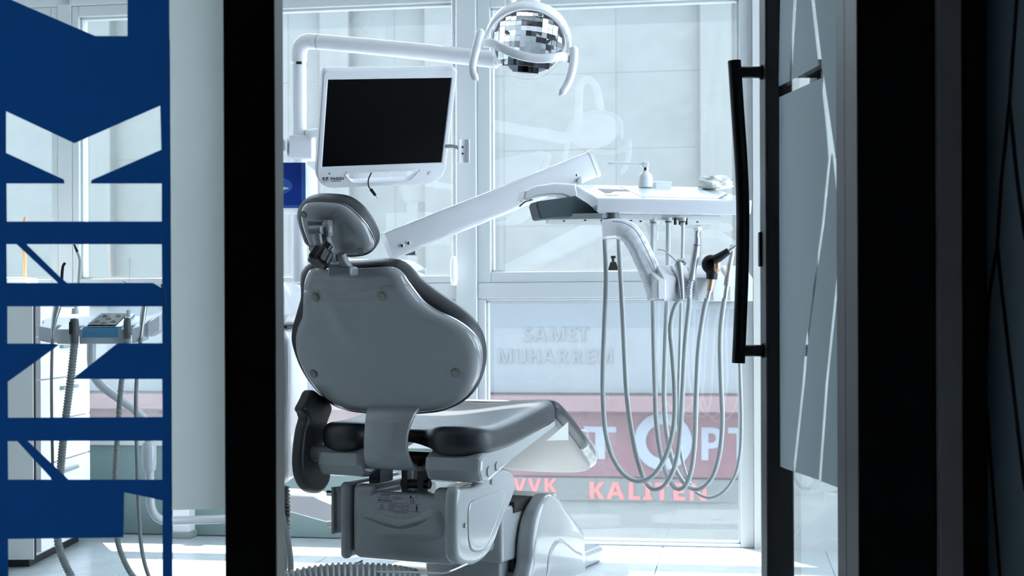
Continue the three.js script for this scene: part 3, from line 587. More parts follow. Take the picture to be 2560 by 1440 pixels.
  mesh('gap_plate', box([0.03, 0.25, -0.50], [0.2, 0.285, -0.34]), M.black, c);
  mesh('gap_plate', box([0.17, 0.0, -0.60], [0.19, 0.2, -0.36]), M.black, c);
  const cover = outline([[-0.3461, -0.0008], [-0.3441, 0.1094], [-0.3583, 0.1834], [-0.3956, 0.2465], [-0.4492, 0.2829], [-0.4983, 0.2967], [-0.5593, 0.2796], [-0.6273, 0.235], [-0.709, 0.1841], [-0.775, 0.1387], [-0.7905, 0.095], [-0.7983, 0.0153], [-0.8035, -0.0826]], 110).map(([z, y]) => [-z, y]);
  mesh('base_cover', pillow(outline(cover, 110), roundRings(0.02, -0.065, 0.0)).rotateY(Math.PI / 2).translate(0.262, 0, 0), M.chairShell, c);
  const rel = outline([[-0.4579, -0.012], [-0.4553, 0.0576], [-0.4732, 0.111], [-0.5197, 0.1412], [-0.5645, 0.1404], [-0.6213, 0.1153], [-0.6912, 0.0825], [-0.7606, 0.049], [-0.7679, -0.0669]], 90).map(([z, y]) => [-z, y]);
  mesh('cover_relief', pillow(outline(rel, 90), [[0, -0.006], [0, 0.001], [0.004, 0.003], [0.01, 0.0042]]).rotateY(Math.PI / 2).translate(0.262, 0, 0), M.chairShell, c);
  mesh('floor_plate', box([-0.26, 0.0, -0.98], [0.255, 0.06, -0.34], 0.02), M.chairShell, c);
}

// ---------------------------------------------------------------- the dental unit with its pole
{
  const u = roomThing('dental_unit', 'glossy white dental unit cabinet with a tall white pole', 'dental unit', [-0.92, 0, -4.64]);
  const body = mesh('cabinet', box([-1.10, 0.335, -4.42], [-0.705, 0.84, -4.86], 0.045), M.white, u);
  mesh('seam', box([-1.09, 0.838, -4.428], [-0.712, 0.843, -4.85]), M.black, body);
  mesh('top_cover', box([-1.10, 0.842, -4.42], [-0.705, 0.985, -4.86], 0.045), M.white, u);
  mesh('plastic_wrap', box([-1.104, 0.85, -4.414], [-0.700, 0.99, -4.80], 0.05), M.wrap, u, 'clear crumpled plastic wrap');
  mesh('column', box([-0.93, 0.0, -4.60], [-0.80, 0.34, -4.80], 0.02), M.white, u);
  mesh('pole', rod([-0.7125, 0.9904, -4.7], [-0.711, 1.7183, -4.7], 0.0245, 0.0245, 32), M.white, u);
  mesh('connection_cover', prism([[-0.798, 0.2752], [-0.674, 0.2693], [-0.5824, 0.2312], [-0.5557, 0.161], [-0.65, 0.1856], [-0.7443, 0.213], [-0.7982, 0.2159]], -4.9, -4.72, 0.008), M.white, u, 'white link cover near the floor');
}
// tissue box on the pole
{
  const b = roomThing('tissue_box', 'blue tissue carton with a white side fixed in front of the pole', 'tissue box', [-0.75, 1.213, -4.5]);
  mesh('carton', box([-0.86, 1.214, -4.384], [-0.645, 1.354, -4.66], 0.002), M.whiteSatin, b);
  mesh('front_panel', box([-0.86, 1.213, -4.378], [-0.6445, 1.355, -4.384]), M.blueBox, b, 'deep blue printed front');
  mesh('printed_edge', [box([-0.657, 1.213, -4.3775], [-0.6442, 1.355, -4.3785]), box([-0.86, 1.213, -4.3772], [-0.6442, 1.222, -4.3778])], M.blueBoxEdge, b);
  const o = new THREE.Shape(); o.absellipse(0, 0, 0.07, 0.032, 0, Math.PI * 2);
  mesh('opening', new THREE.ExtrudeGeometry(o, { depth: 0.001, bevelEnabled: false, curveSegments: 24 }).translate(-0.755, 1.282, -4.3775), M.blueBoxEdge, b);
  mesh('tissue', sweep([[-0.80, 1.29, -4.38], [-0.765, 1.278, -4.36], [-0.735, 1.272, -4.352], [-0.692, 1.272, -4.35]], 24, (t) => circle(1, 20).map(([x, y], i) => [(0.030 * (1 - t) + 0.001) * x * (1 + 0.25 * Math.sin(i * 1.9 + t * 7)), (0.022 * (1 - t) + 0.001) * y * (1 + 0.25 * Math.sin(i * 2.7))])), M.tissue, b);
  mesh('bracket', box([-0.76, 1.24, -4.655], [-0.67, 1.30, -4.685]), M.steel, b);
}

// ---------------------------------------------------------------- monitor
const MON = [-0.384, 1.47, -4.322];
{
  const m = thing('monitor', 'white framed flat monitor with a black screen and carrying slot', 'monitor', MON);
  m.rotation.set(33.2 * Math.PI / 180, 23.2 * Math.PI / 180, 4.9 * Math.PI / 180, 'YXZ');
  const corner = (x, y, r, a0, n = 8) => Array.from({ length: n + 1 }, (_, i) => { const a = a0 + i / n * Math.PI / 2; return [x + r * Math.cos(a), y + r * Math.sin(a)]; });
  const frame = [...corner(0.197, 0.161, 0.014, 0), ...corner(-0.197, 0.161, 0.014, Math.PI / 2), ...corner(-0.150, -0.161, 0.061, Math.PI), ...corner(0.150, -0.161, 0.061, -Math.PI / 2)];
  const slot = [...corner(-0.116, -0.173, 0.005, Math.PI / 2, 4), [-0.112, -0.185], [-0.098, -0.201], [-0.088, -0.205], [0.085, -0.205], [0.098, -0.200], [0.112, -0.184], ...corner(0.116, -0.173, 0.005, 0, 4)];
  const rect = [[-0.1935, -0.1455], [0.1935, -0.1455], [0.1935, 0.1455], [-0.1935, 0.1455]];
  const f = mesh('front_frame', prism(frame, -0.03, 0.0, 0.005, [rect, slot]), M.whiteSatin, m);
  mesh('back_cover', box([-0.20, -0.155, -0.062], [0.20, 0.165, -0.03], 0.014), M.whiteSatin, m);
  mesh('screen', box([-0.194, -0.146, -0.012], [0.194, 0.146, -0.004]), M.screen, m, 'black switched off screen');
  mesh('slot_rim', tube(slot.concat([slot[0]]).map(([x, y]) => [x, y, -0.001]), 0.0032, 60, 8), M.whiteSatin, f);
  mesh('power_button', cyl(0.0068, 0.0062, 0.005).rotateX(Math.PI / 2).translate(0.159, -0.181, 0.001), M.tissue, f);
  mesh('indicator', new THREE.SphereGeometry(0.0022, 10, 8).translate(-0.170, -0.168, 0), M.black, f);
  const k = document.createElement('canvas'); k.width = 1024; k.height = 384;
  const x = k.getContext('2d'); x.clearRect(0, 0, 1024, 384);
  x.fillStyle = '#10141c'; x.strokeStyle = '#10141c'; x.font = 'bold 200px sans-serif'; x.fillText('PANDA', 400, 220); x.fillRect(440, 262, 440, 26); x.fillRect(340, 40, 5, 300);
  x.lineWidth = 12; x.beginPath(); x.ellipse(170, 190, 128, 118, 0, 0, 7); x.stroke();
  for (const s of [-1, 1]) { x.beginPath(); x.arc(170 + s * 92, 90, 40, 0, 7); x.fill(); x.beginPath(); x.ellipse(170 + s * 52, 175, 30, 40, s * 0.5, 0, 7); x.fill(); }
  x.beginPath(); x.ellipse(170, 225, 20, 13, 0, 0, 7); x.fill();
  const t = new THREE.CanvasTexture(k); t.colorSpace = THREE.SRGBColorSpace;
  mesh('brand_print', new THREE.PlaneGeometry(0.072, 0.027).translate(-0.158, -0.190, 0.0009), new THREE.MeshStandardMaterial({ map: t, transparent: true, roughness: 0.4 }), f, 'small printed emblem and lettering');
}
{
  // arm, camera cradle and loose lead of the monitor
  const a = roomThing('monitor_bracket', 'white clamp and arm holding the monitor on the pole', 'bracket', [-0.7121, 1.4403, -4.7]);
  mesh('clamp', box([-0.7405, 1.4781, -4.66], [-0.6628, 1.4001, -4.75], 0.006), M.whiteSatin, a);
  const p = mesh('side_plate', box([-0.7469, 1.4688, -4.65], [-0.7483, 1.4113, -4.75], 0.003), M.whiteSatin, a);
  mesh('clamp_lever', box([-0.7715, 1.4675, -4.67], [-0.761, 1.4321, -4.72], 0.003), M.hoseGrey, p);
  mesh('arm', sweep([[-0.6824, 1.4872, -4.7], [-0.6311, 1.4803, -4.62], [-0.5504, 1.4729, -4.5], [-0.4375, 1.4752, -4.4]], 24, () => rrect(0.03, 0.03, 0.01), [0, 1, 0], 0.7), M.whiteSatin, a);
  const c = roomThing('camera_cradle', 'small white open cradle with two dark holes at the side of the monitor', 'holder', [-0.1443, 1.3754, -4.27]);
  mesh('stem', sweep([[-0.2003, 1.3965, -4.32], [-0.1756, 1.3927, -4.29], [-0.1565, 1.3852, -4.27]], 10, () => rrect(0.012, 0.012, 0.003), [0, 1, 0], 0.7), M.whiteSatin, c);
  const q = [-0.1428, 1.3766, -4.26], cup = [];
  for (let i = 0; i <= 16; i++) { const an = Math.PI * (0.05 + 0.9 * i / 16); cup.push([0.019 * Math.cos(an), -0.019 * Math.sin(an)]); }
  for (let i = 16; i >= 0; i--) { const an = Math.PI * (0.05 + 0.9 * i / 16); cup.push([0.0155 * Math.cos(an), -0.0155 * Math.sin(an)]); }
  const cupMesh = mesh('cup', prism(cup, -0.035, 0.036, 0.0008).rotateX(Math.PI / 2).rotateY(0.35).translate(q[0], q[1], q[2]), M.whiteSatin, c);
  for (const y of [0.012, -0.008]) mesh('hole', new THREE.SphereGeometry(0.0032, 10, 8).translate(q[0] - 0.006, q[1] + y, q[2] - 0.014), M.black, cupMesh);
  const l = roomThing('loose_lead', 'thin black lead with a jack plug hanging below the monitor', 'cable', [-0.4319, 1.3143, -4.4]);
  mesh('lead', tube([[-0.4146, 1.3921, -4.42], [-0.4391, 1.3305, -4.41], [-0.4506, 1.3028, -4.41], [-0.4494, 1.2826, -4.41], [-0.4394, 1.2675, -4.41]], 0.0022, 40, 8), M.black, l);
  const pl = mesh('plug', rod([-0.4431, 1.2738, -4.41], [-0.4281, 1.2536, -4.41], 0.0055, 0.0045, 12), M.black, l);
  mesh('jack', rod([-0.4281, 1.2536, -4.41], [-0.4218, 1.246, -4.41], 0.0016, 0.0016, 8), M.chrome, pl);
}

// ---------------------------------------------------------------- operating lamp
{
  const l = roomThing('operating_lamp', 'white dental operating lamp with a faceted mirror reflector and two handles', 'lamp', [-0.711, 1.7156, -4.7]);
  mesh('collar', rod([-0.711, 1.7169, -4.7], [-0.7109, 1.7263, -4.7], 0.0268, 0.0268, 32), M.chrome, l);
  mesh('elbow', tube([[-0.7109, 1.7263, -4.7], [-0.7108, 1.7559, -4.7], [-0.7053, 1.7813, -4.7], [-0.6858, 1.795, -4.695], [-0.6609, 1.7953, -4.69], [-0.6421, 1.7919, -4.68]], (t) => 0.0262 + 0.0012 * Math.sin(t * 3.14), 40, 24), M.white, l);
  mesh('swing_arm', tube([[-0.6408, 1.7919, -4.68], [-0.3621, 1.7441, -4.57], [-0.0449, 1.6848, -4.44]], (t) => 0.0265 + 0.001 * t, 30, 24), M.white, l);
  mesh('arm_joint', tube([[-0.0474, 1.6848, -4.44], [-0.0118, 1.6954, -4.43], [-0.0027, 1.7587, -4.43], [-0.0011, 1.8473, -4.43], [0.0043, 1.9334, -4.42], [0.0295, 1.9599, -4.4], [0.0605, 1.9335, -4.37], [0.071, 1.8703, -4.34], [0.0718, 1.8323, -4.32]], 0.019, 60, 20), M.white, l);
  const ctr = [0.0504, 1.6998, -4.33];
  // faceted concave reflector
  const head = new THREE.Group(); head.name = 'reflector'; head.position.set(ctr[0] + 0.75 - 0.75, ctr[1], ctr[2]);
  const base = offsets.get(l); head.position.set(ctr[0] - base[0], ctr[1] - base[1], ctr[2] - base[2]);
  head.rotation.set(0.72, -0.08, -0.12, 'YXZ'); l.add(head);
  const R = 0.23, A = 0.107, fg = new THREE.BoxGeometry(1, 1, 0.0012), nx = 13, ny = 11;
  for (let i = 0; i < nx; i++) for (let j = 0; j < ny; j++) {
    const x = ((i + 0.5) / nx * 2 - 1) * A, y = ((j + 0.5) / ny * 2 - 1) * A;
    if (x * x + y * y > (A * 0.985) ** 2) continue;
    const f = new THREE.Mesh(fg, M.mirror); f.name = 'mirror_facet'; f.castShadow = f.receiveShadow = true;
    f.scale.set(2 * A / nx * 1.0, 2 * A / ny * 1.0, 1);
    f.position.set(x, y, -0.06 + (R - Math.sqrt(R * R - x * x - y * y)));
    f.rotation.set(y * 5.2 + (rnd() - 0.5) * 0.10, -x * 5.2 + (rnd() - 0.5) * 0.10, 0);
    head.add(f);
  }
  offsets.set(head, null);
  const add = (name, geo, m, label) => { const o = new THREE.Mesh(geo, m); o.name = name; o.castShadow = o.receiveShadow = true; if (label) o.userData.label = label; head.add(o); return o; };
  const dome = []; for (let i = 0; i <= 14; i++) { const a = i / 14 * 1.25; dome.push([Math.sin(a) * 0.122, -Math.cos(a) * 0.10 - 0.006]); }
  for (let i = 14; i >= 0; i--) { const a = i / 14 * 1.25; dome.push([Math.sin(a) * 0.118, -Math.cos(a) * 0.096 - 0.006]); }
  add('dish_back', lathe(dome, 48).rotateX(Math.PI / 2), M.whiteSatin);
  add('dish_rim', new THREE.TorusGeometry(0.1085, 0.0028, 10, 64).translate(0, 0, 0.002), M.clearPlastic, 'clear rim of the reflector');
  const arcPts = []; for (let i = 0; i <= 24; i++) { const a = Math.PI * (-0.02 + 1.04 * i / 24); arcPts.push([0.129 * Math.cos(a), 0.132 * Math.sin(a), -0.03]); }
  add('yoke', sweep(arcPts, 48, () => rrect(0.014, 0.045, 0.006), [0, 0, 1], 0.8), M.white);
  // visor band with the two grips
  const band = mesh('visor_band', sweep([[-0.08, 1.7085, -4.29], [-0.0551, 1.7013, -4.26], [-0.0257, 1.6807, -4.23], [0.0212, 1.6574, -4.21], [0.0752, 1.6454, -4.205], [0.1234, 1.6474, -4.21], [0.153, 1.6558, -4.23], [0.1736, 1.6505, -4.26]], 50, (t) => rrect(0.016, 0.027, 0.006), [0, 1, 0], 0.7), M.white, l);
  const grip = (pts, name) => mesh('grip', tube(pts, (t) => 0.0142 - 0.003 * t - (t > 0.93 ? (t - 0.93) * 0.11 : 0) - (t < 0.04 ? (0.04 - t) * 0.18 : 0), 50, 16), M.white, band);
  grip([[-0.0904, 1.7461, -4.27], [-0.0988, 1.7124, -4.26], [-0.1109, 1.6619, -4.25], [-0.117, 1.6221, -4.245], [-0.1097, 1.597, -4.24], [-0.1001, 1.5848, -4.24]]);
  grip([[0.1908, 1.6906, -4.26], [0.1902, 1.6485, -4.25], [0.1823, 1.6043, -4.24], [0.1662, 1.5648, -4.235], [0.1465, 1.5374, -4.23]]);
}

// ---------------------------------------------------------------- instrument tray on its arm
{
  const a = roomThing('tray_arm', 'long white slanting beam carrying the instrument tray', 'arm', [-0.3271, 1.0413, -4.5]);
  const low = [[-0.6685, 1.0375, -4.78], [-0.5657, 1.0349, -4.72], [-0.4181, 1.0266, -4.58], [-0.2999, 1.0153, -4.42]];
  mesh('lower_arm', sweep(low, 24, (t) => rrect(0.08 - 0.01 * t, 0.068 - (t > 0.9 ? (t - 0.9) * 0.3 : 0), 0.03), [0, 1, 0], 0.9), M.white, a);
  mesh('pivot_block', box([-0.3318, 1.0606, -4.36], [-0.2939, 1.0921, -4.3], 0.003), M.steel, a);
  const beam = mesh('beam', sweep([[-0.3806, 1.0865, -4.28], [-0.0983, 1.2042, -4.36], [0.2537, 1.3523, -4.45]], 24, () => rrect(0.075, 0.086, 0.018, 5), [0, 1, 0], 0.7), M.white, a);
  mesh('end_cap', sweep([[0.2486, 1.3502, -4.449], [0.2602, 1.355, -4.452]], 2, () => rrect(0.079, 0.09, 0.02, 5), [0, 1, 0], 0.7), M.white, beam);
  for (const p of [[-0.3326, 1.0881, -4.245], [-0.3136, 1.0956, -4.25], [0.204, 1.3138, -4.395]]) mesh('screw', new THREE.SphereGeometry(0.0062, 14, 10).scale(1, 1, 0.5).translate(p[0], p[1], p[2] - 0.006), M.chrome, beam);
  mesh('tray_pin', rod([0.214, 1.3138, -4.42], [0.2121, 1.2628, -4.36], 0.009), M.steel, a);
}
const TRAY = [0.4356, 1.146, -3.95], TRAY_TURN = 15 * Math.PI / 180, TILT = 12 * Math.PI / 180;
const TRAY_TOP = [0.4359, 1.2002, -3.95];
const onTray = (x, z, y = 0) => new THREE.Vector3(x, y, z).applyEuler(new THREE.Euler(TILT, TRAY_TURN, 0, 'YXZ')).add(V(TRAY_TOP)).toArray();
{
  const t = thing('instrument_tray', 'white instrument tray with a holder bar hanging under its front edge', 'tray', TRAY, TRAY_TURN);
  const lift = TRAY_TOP[1] - TRAY[1];
  const top = (poly, y0, y1, bev) => prism(poly.map(([x, z]) => [x, -z]), y0, y1, bev).rotateX(-Math.PI / 2).rotateX(TILT).translate(0, lift, 0);
  const q = [[-0.206, 0.013], [0.252, 0.017], [0.268, -0.01], [0.268, -0.30], [0.24, -0.325], [-0.16, -0.325], [-0.172, -0.31]];
  mesh('tray_top', top(q, -0.041, 0, 0.005), M.trayWhite, t);
  mesh('tray_mat', top([[-0.06, -0.035], [0.20, -0.03], [0.21, -0.27], [-0.04, -0.28]], 0.0, 0.0012, 0), mat([0.76, 0.84, 0.86], 0.3), t, 'pale glossy mat');
  mesh('display', top([[-0.1319, -0.2172], [-0.0396, -0.2032], [-0.0401, -0.1735], [-0.0992, -0.1636], [-0.1234, -0.1211], [-0.1427, -0.1179]], 0, 0.0008, 0), M.screen, t);
  mesh('key_row', top([[-0.1552, -0.0876], [-0.1221, -0.0929], [-0.1242, -0.0552], [-0.1583, -0.0499]], 0, 0.0015, 0), M.hose, t);
  mesh('dish', box([-0.02, 0, -0.012], [0.02, 0.006, 0.012], 0.002).rotateZ(0.5).rotateX(TILT).translate(0.185, lift + 0.01, -0.04), M.steel, t);
  mesh('lower_housing', prism([[-0.3659, 0.0349], [-0.3612, 0.045], [-0.25, 0.0628], [-0.2147, 0.042], [-0.1804, 0.0155], [-0.203, 0.0107], [-0.3486, -0.005], [-0.3556, -0.0018]], -0.13, -0.05, 0.004), M.slate, t, 'dark grey lower housing');
  mesh('neck_cover', prism([[-0.3834, 0.055], [-0.3774, 0.08], [-0.3444, 0.0954], [-0.2874, 0.1046], [-0.2276, 0.1025], [-0.2206, 0.0568], [-0.2696, 0.0719], [-0.3089, 0.0711], [-0.3468, 0.0636], [-0.3681, 0.0541]], -0.20, -0.12, 0.005), M.white, t);
  mesh('hook', tube([[-0.324, 0.0663, -0.2421], [-0.3498, 0.0577, -0.2283], [-0.3671, 0.0441, -0.2226]], 0.0022, 16, 8), M.black, t);
  mesh('bottom_plate', prism([[-0.32, 0.08], [-0.185, 0.012], [0.18, 0.03], [0.23, 0.16], [0.0, 0.28], [-0.28, 0.25]], -0.004, 0.012, 0.002).rotateX(-Math.PI / 2), mat([0.62, 0.64, 0.65], 0.3), t);
  for (const [x, z] of [[-0.27, -0.1], [-0.22, -0.06], [-0.16, -0.05], [-0.09, -0.04], [-0.05, -0.07], [0.03, -0.05], [0.12, -0.06]]) mesh('screw', cyl(0.0035, 0.0035, 0.003, 10).translate(x, -0.0055, z), M.black, t);
  const hang = (n, g, m, l) => mesh(n, g, m, t, l);
  hang('swivel_collar', [rod([-0.1526, 0.0138, -0.0202], [-0.1527, -0.0031, -0.0202], 0.018), rod([-0.1526, -0.002, -0.0202], [-0.1527, -0.0244, -0.0202], 0.0265)], M.chairGrey);
  const ha = hang('holder_arm', sweep([[-0.1895, -0.0352, 0.001], [-0.1475, -0.0332, 0.0122], [-0.1202, -0.0447, 0.0247], [-0.1006, -0.074, 0.0352], [-0.0828, -0.1212, 0.0503], [-0.0672, -0.1682, 0.0648], [-0.0585, -0.2015, 0.0723], [-0.055, -0.227, 0.0784]], 40, () => rrect(0.050, 0.046, 0.008), [0, 0.2, 1], 0.7), M.white);
  mesh('arm_seam', tube([[-0.1741, -0.0142, 0.0382], [-0.141, -0.0201, 0.0502], [-0.115, -0.0393, 0.0624], [-0.0935, -0.0804, 0.0733], [-0.0721, -0.1336, 0.0842], [-0.0613, -0.1779, 0.0954], [-0.0611, -0.2163, 0.0975]], 0.0012, 40, 6), M.hoseGrey, ha);
  // holder bar in its own turn, given in the tray's axes
  const o = [0.065, -0.2004, 0.1313];
  const prof = [[0, -0.036], [0, 0.028], [-0.02, 0.042], [-0.055, 0.064], [-0.075, 0.064], [-0.075, -0.036]];
  const seg = (x0, x1) => mesh('holder_segment', prismX(prof, x0, x1, 0.003).translate(...o), M.white, t);
  mesh('holder_back', prismX([[-0.048, -0.03], [-0.048, 0.052], [-0.0755, 0.0635], [-0.0755, -0.03]], -0.115, 0.14).translate(...o), M.white, t);
  seg(-0.125, -0.0875); seg(-0.0805, -0.0395); seg(-0.0285, 0.0095); seg(0.0195, 0.0585); seg(0.0695, 0.140);
  for (const [x, n] of [[1650, 0]]) mesh('holder_neck', prismX([[0.01, -0.03], [0.01, 0.02], [-0.06, 0.05], [-0.06, -0.03]], -0.145, -0.12, 0.004).translate(...o), M.white, t);
  // fittings under the tray
  for (const p of [[-0.1637, -0.0103, -0.0646], [-0.0278, -0.0177, -0.0282], [0.0138, -0.0156, -0.017], [0.0533, -0.0158, -0.0064]]) {
    const f = mesh('hose_fitting', [cyl(0.009, 0.011, 0.012, 16).translate(p[0], p[1] + 0.012, p[2]), cyl(0.007, 0.008, 0.012, 16).translate(p[0], p[1], p[2])], M.hose, t);
    mesh('fitting_ring', cyl(0.0095, 0.0095, 0.003, 16).translate(p[0], p[1] + 0.006, p[2]), M.darkPlastic, f);
  }
  for (const p of [[0.0325, -0.0077, -0.012], [0.0494, -0.0071, -0.0178], [0.0631, -0.0079, -0.0038]]) mesh('drain_plug', cyl(0.004, 0.004, 0.02, 10).translate(...p), M.darkPlastic, t);
  const cupAt = [-0.0243, -0.0216, -0.0376];
  mesh('clear_cup', lathe([[0.026, 0.012], [0.026, 0.0], [0.019, -0.004], [0.015, -0.04], [0.0135, -0.04], [0.0175, -0.002], [0.024, 0.004], [0.024, 0.012]], 28).translate(...cupAt), M.clearPlastic, t, 'clear plastic drip cup');
}
const HOSE_R = 0.0068;
const hose = (pts, parent, r = HOSE_R, m = M.hose) => mesh('hose', tube(pts, r, 110, 12), m, parent, 'pale grey rubber hose');
// instruments in the holder, each with its hose
{
  const s = roomThing('spray_syringe', 'slim steel spray syringe with a bent needle in the holder', 'dental instrument', [0.4619, 0.9182, -3.82], { group: 'instruments in the tray holder' });
  const b = mesh('body', tube([[0.4639, 0.9126, -3.81], [0.4625, 0.9508, -3.815], [0.4595, 0.9893, -3.825], [0.4572, 1.0115, -3.832]], (t) => 0.006 + 0.0065 * t, 24, 16), M.instrument, s);
  mesh('button_head', tube([[0.452, 1.0105, -3.835], [0.4586, 1.017, -3.835], [0.4674, 1.0181, -3.835], [0.4712, 1.0113, -3.83]], (t) => 0.0075 + 0.002 * Math.sin(t * 3), 16, 14), M.instrument, s);
  mesh('needle', tube([[0.4543, 1.016, -3.835], [0.4308, 1.0382, -3.84], [0.4199, 1.0481, -3.84], [0.4133, 1.0503, -3.84], [0.399, 1.0515, -3.84]], 0.0017, 30, 8), M.instrument, s);
  hose([[0.2633, 1.1448, -3.97], [0.2638, 1.0811, -3.965], [0.2657, 0.9815, -3.95], [0.2594, 0.8445, -3.93], [0.2532, 0.7088, -3.91], [0.2533, 0.6225, -3.9], [0.2606, 0.5412, -3.9], [0.2796, 0.4744, -3.89], [0.3137, 0.4268, -3.88], [0.3505, 0.4127, -3.87], [0.3845, 0.4271, -3.86], [0.4158, 0.4725, -3.85], [0.4363, 0.5347, -3.84], [0.4444, 0.6047, -3.83], [0.4425, 0.685, -3.82], [0.437, 0.7647, -3.815], [0.4314, 0.8442, -3.81], [0.4475, 0.9024, -3.81], [0.4614, 0.9155, -3.81]], s);
}
{
  const s = roomThing('contra_angle_handpiece', 'upright steel handpiece with a blue ring and small angled head', 'dental instrument', [0.487, 0.9181, -3.82], { group: 'instruments in the tray holder' });
  mesh('body', tube([[0.4883, 0.9672, -3.82], [0.4928, 0.989, -3.82], [0.4979, 1.0165, -3.825], [0.503, 1.0418, -3.83], [0.5064, 1.0637, -3.83]], (t) => 0.0128 - 0.0045 * t - 0.0015 * Math.sin(t * 6.28), 24, 18), M.instrument, s);
  mesh('coupling', tube([[0.4814, 0.9147, -3.81], [0.4843, 0.9453, -3.815], [0.4883, 0.965, -3.82]], (t) => 0.007 + 0.0022 * ((t * 12 | 0) % 2), 36, 16), M.instrument, s);
  mesh('ring', rod([0.5053, 1.0582, -3.83], [0.5064, 1.0637, -3.83], 0.0087, 0.0087, 20), M.blueBoxEdge, s, 'thin blue ring');
  mesh('neck', tube([[0.5064, 1.0648, -3.83], [0.5075, 1.0768, -3.83], [0.5065, 1.09, -3.83], [0.5087, 1.1031, -3.83]], (t) => 0.0085 - 0.003 * t, 16, 14), M.instrument, s);
  mesh('head', rod([0.505, 1.1067, -3.835], [0.5133, 1.1065, -3.815], 0.0068, 0.0062, 18), M.instrument, s);
  hose([[0.3022, 1.1302, -3.96], [0.3047, 1.0364, -3.955], [0.3094, 0.9265, -3.95], [0.3126, 0.8442, -3.94], [0.3153, 0.7624, -3.93], [0.3201, 0.6537, -3.92], [0.3314, 0.5564, -3.91], [0.3491, 0.465, -3.9], [0.3675, 0.413, -3.89], [0.388, 0.3898, -3.88], [0.4122, 0.3953, -3.87], [0.4354, 0.4269, -3.86], [0.4516, 0.4777, -3.85], [0.4603, 0.5507, -3.84], [0.4654, 0.6578, -3.83], [0.4721, 0.791, -3.82], [0.482, 0.8917, -3.815], [0.4836, 0.917, -3.81]], s);
}
{
  const s = roomThing('air_polisher', 'black bulbous polishing handpiece with copper trim', 'dental instrument', [0.5405, 0.9179, -3.82], { group: 'instruments in the tray holder' });
  mesh('copper_neck', tube([[0.5388, 0.9363, -3.815], [0.5428, 0.9561, -3.82], [0.5458, 0.9737, -3.825]], (t) => 0.0075 + 0.002 * t, 12, 16), M.copper, s, 'copper coloured neck');
  mesh('coupling', tube([[0.5314, 0.9101, -3.81], [0.535, 0.9254, -3.812], [0.5388, 0.9374, -3.815]], 0.0058, 10, 14), M.instrument, s);
  mesh('stem', tube([[0.5458, 0.9693, -3.825], [0.5469, 0.9846, -3.825], [0.5459, 0.9977, -3.825]], (t) => 0.0145 + 0.003 * t, 10, 18), M.darkPlastic, s);
  mesh('powder_bowl', new THREE.SphereGeometry(0.0258, 28, 20).scale(1, 1.03, 0.9).translate(...[0.5438, 1.0097, -3.825]), M.blackGloss, s);
  mesh('copper_disc', new THREE.SphereGeometry(0.0215, 24, 18).scale(0.55, 1, 0.95).translate(...[0.5576, 1.006, -3.815]), M.copper, s, 'copper coloured cap');
  mesh('grip', tube([[0.5478, 1.0196, -3.8], [0.5645, 1.0291, -3.795], [0.5877, 1.045, -3.79]], (t) => 0.0135 - 0.004 * t, 14, 16), M.darkPlastic, s);
  mesh('nozzle', tube([[0.5866, 1.0439, -3.79], [0.5982, 1.0524, -3.788], [0.6172, 1.0673, -3.785]], (t) => 0.0062 - 0.004 * t, 12, 12), M.instrument, s);
  hose([[0.4001, 1.1287, -3.96], [0.3975, 1.0084, -3.95], [0.3971, 0.8986, -3.94], [0.3974, 0.8057, -3.93], [0.3996, 0.6643, -3.92], [0.402, 0.5724, -3.91], [0.4142, 0.481, -3.9], [0.4334, 0.4182, -3.89], [0.4548, 0.3896, -3.88], [0.4741, 0.3966, -3.87], [0.4901, 0.4337, -3.86], [0.4999, 0.5069, -3.85], [0.5032, 0.6577, -3.83], [0.5098, 0.7908, -3.82], [0.5249, 0.8915, -3.815], [0.5312, 0.9168, -3.81]], s);
}
{
  const s = roomThing('turbine_handpiece', 'slender steel turbine handpiece farthest along the holder', 'dental instrument', [0.5841, 0.9177, -3.82], { group: 'instruments in the tray holder' });
  mesh('body', tube([[0.5857, 0.9503, -3.815], [0.5898, 0.9777, -3.82], [0.5962, 1.0106, -3.825], [0.6015, 1.0327, -3.83], [0.6037, 1.0524, -3.83]], (t) => 0.0095 - 0.0035 * t, 20, 16), M.instrument, s);
  mesh('coupling', tube([[0.5793, 0.9099, -3.81], [0.5819, 0.9285, -3.812], [0.5857, 0.9514, -3.815]], 0.006, 10, 14), M.instrument, s);
  mesh('head', rod([0.6023, 1.0581, -3.835], [0.6079, 1.0592, -3.815], 0.0065, 0.006, 16), M.instrument, s);
  hose([[0.443, 1.1296, -3.96], [0.4403, 1.0082, -3.95], [0.4354, 0.8984, -3.94], [0.4289, 0.7619, -3.93], [0.4251, 0.6261, -3.92], [0.4317, 0.5343, -3.91], [0.4466, 0.4647, -3.9], [0.4669, 0.418, -3.89], [0.4914, 0.3932, -3.88], [0.517, 0.3905, -3.87], [0.548, 0.4211, -3.86], [0.5682, 0.4853, -3.85], [0.5756, 0.5769, -3.84], [0.5704, 0.7106, -3.83], [0.5683, 0.8171, -3.82], [0.5753, 0.8913, -3.815], [0.5788, 0.9166, -3.81]], s);
}
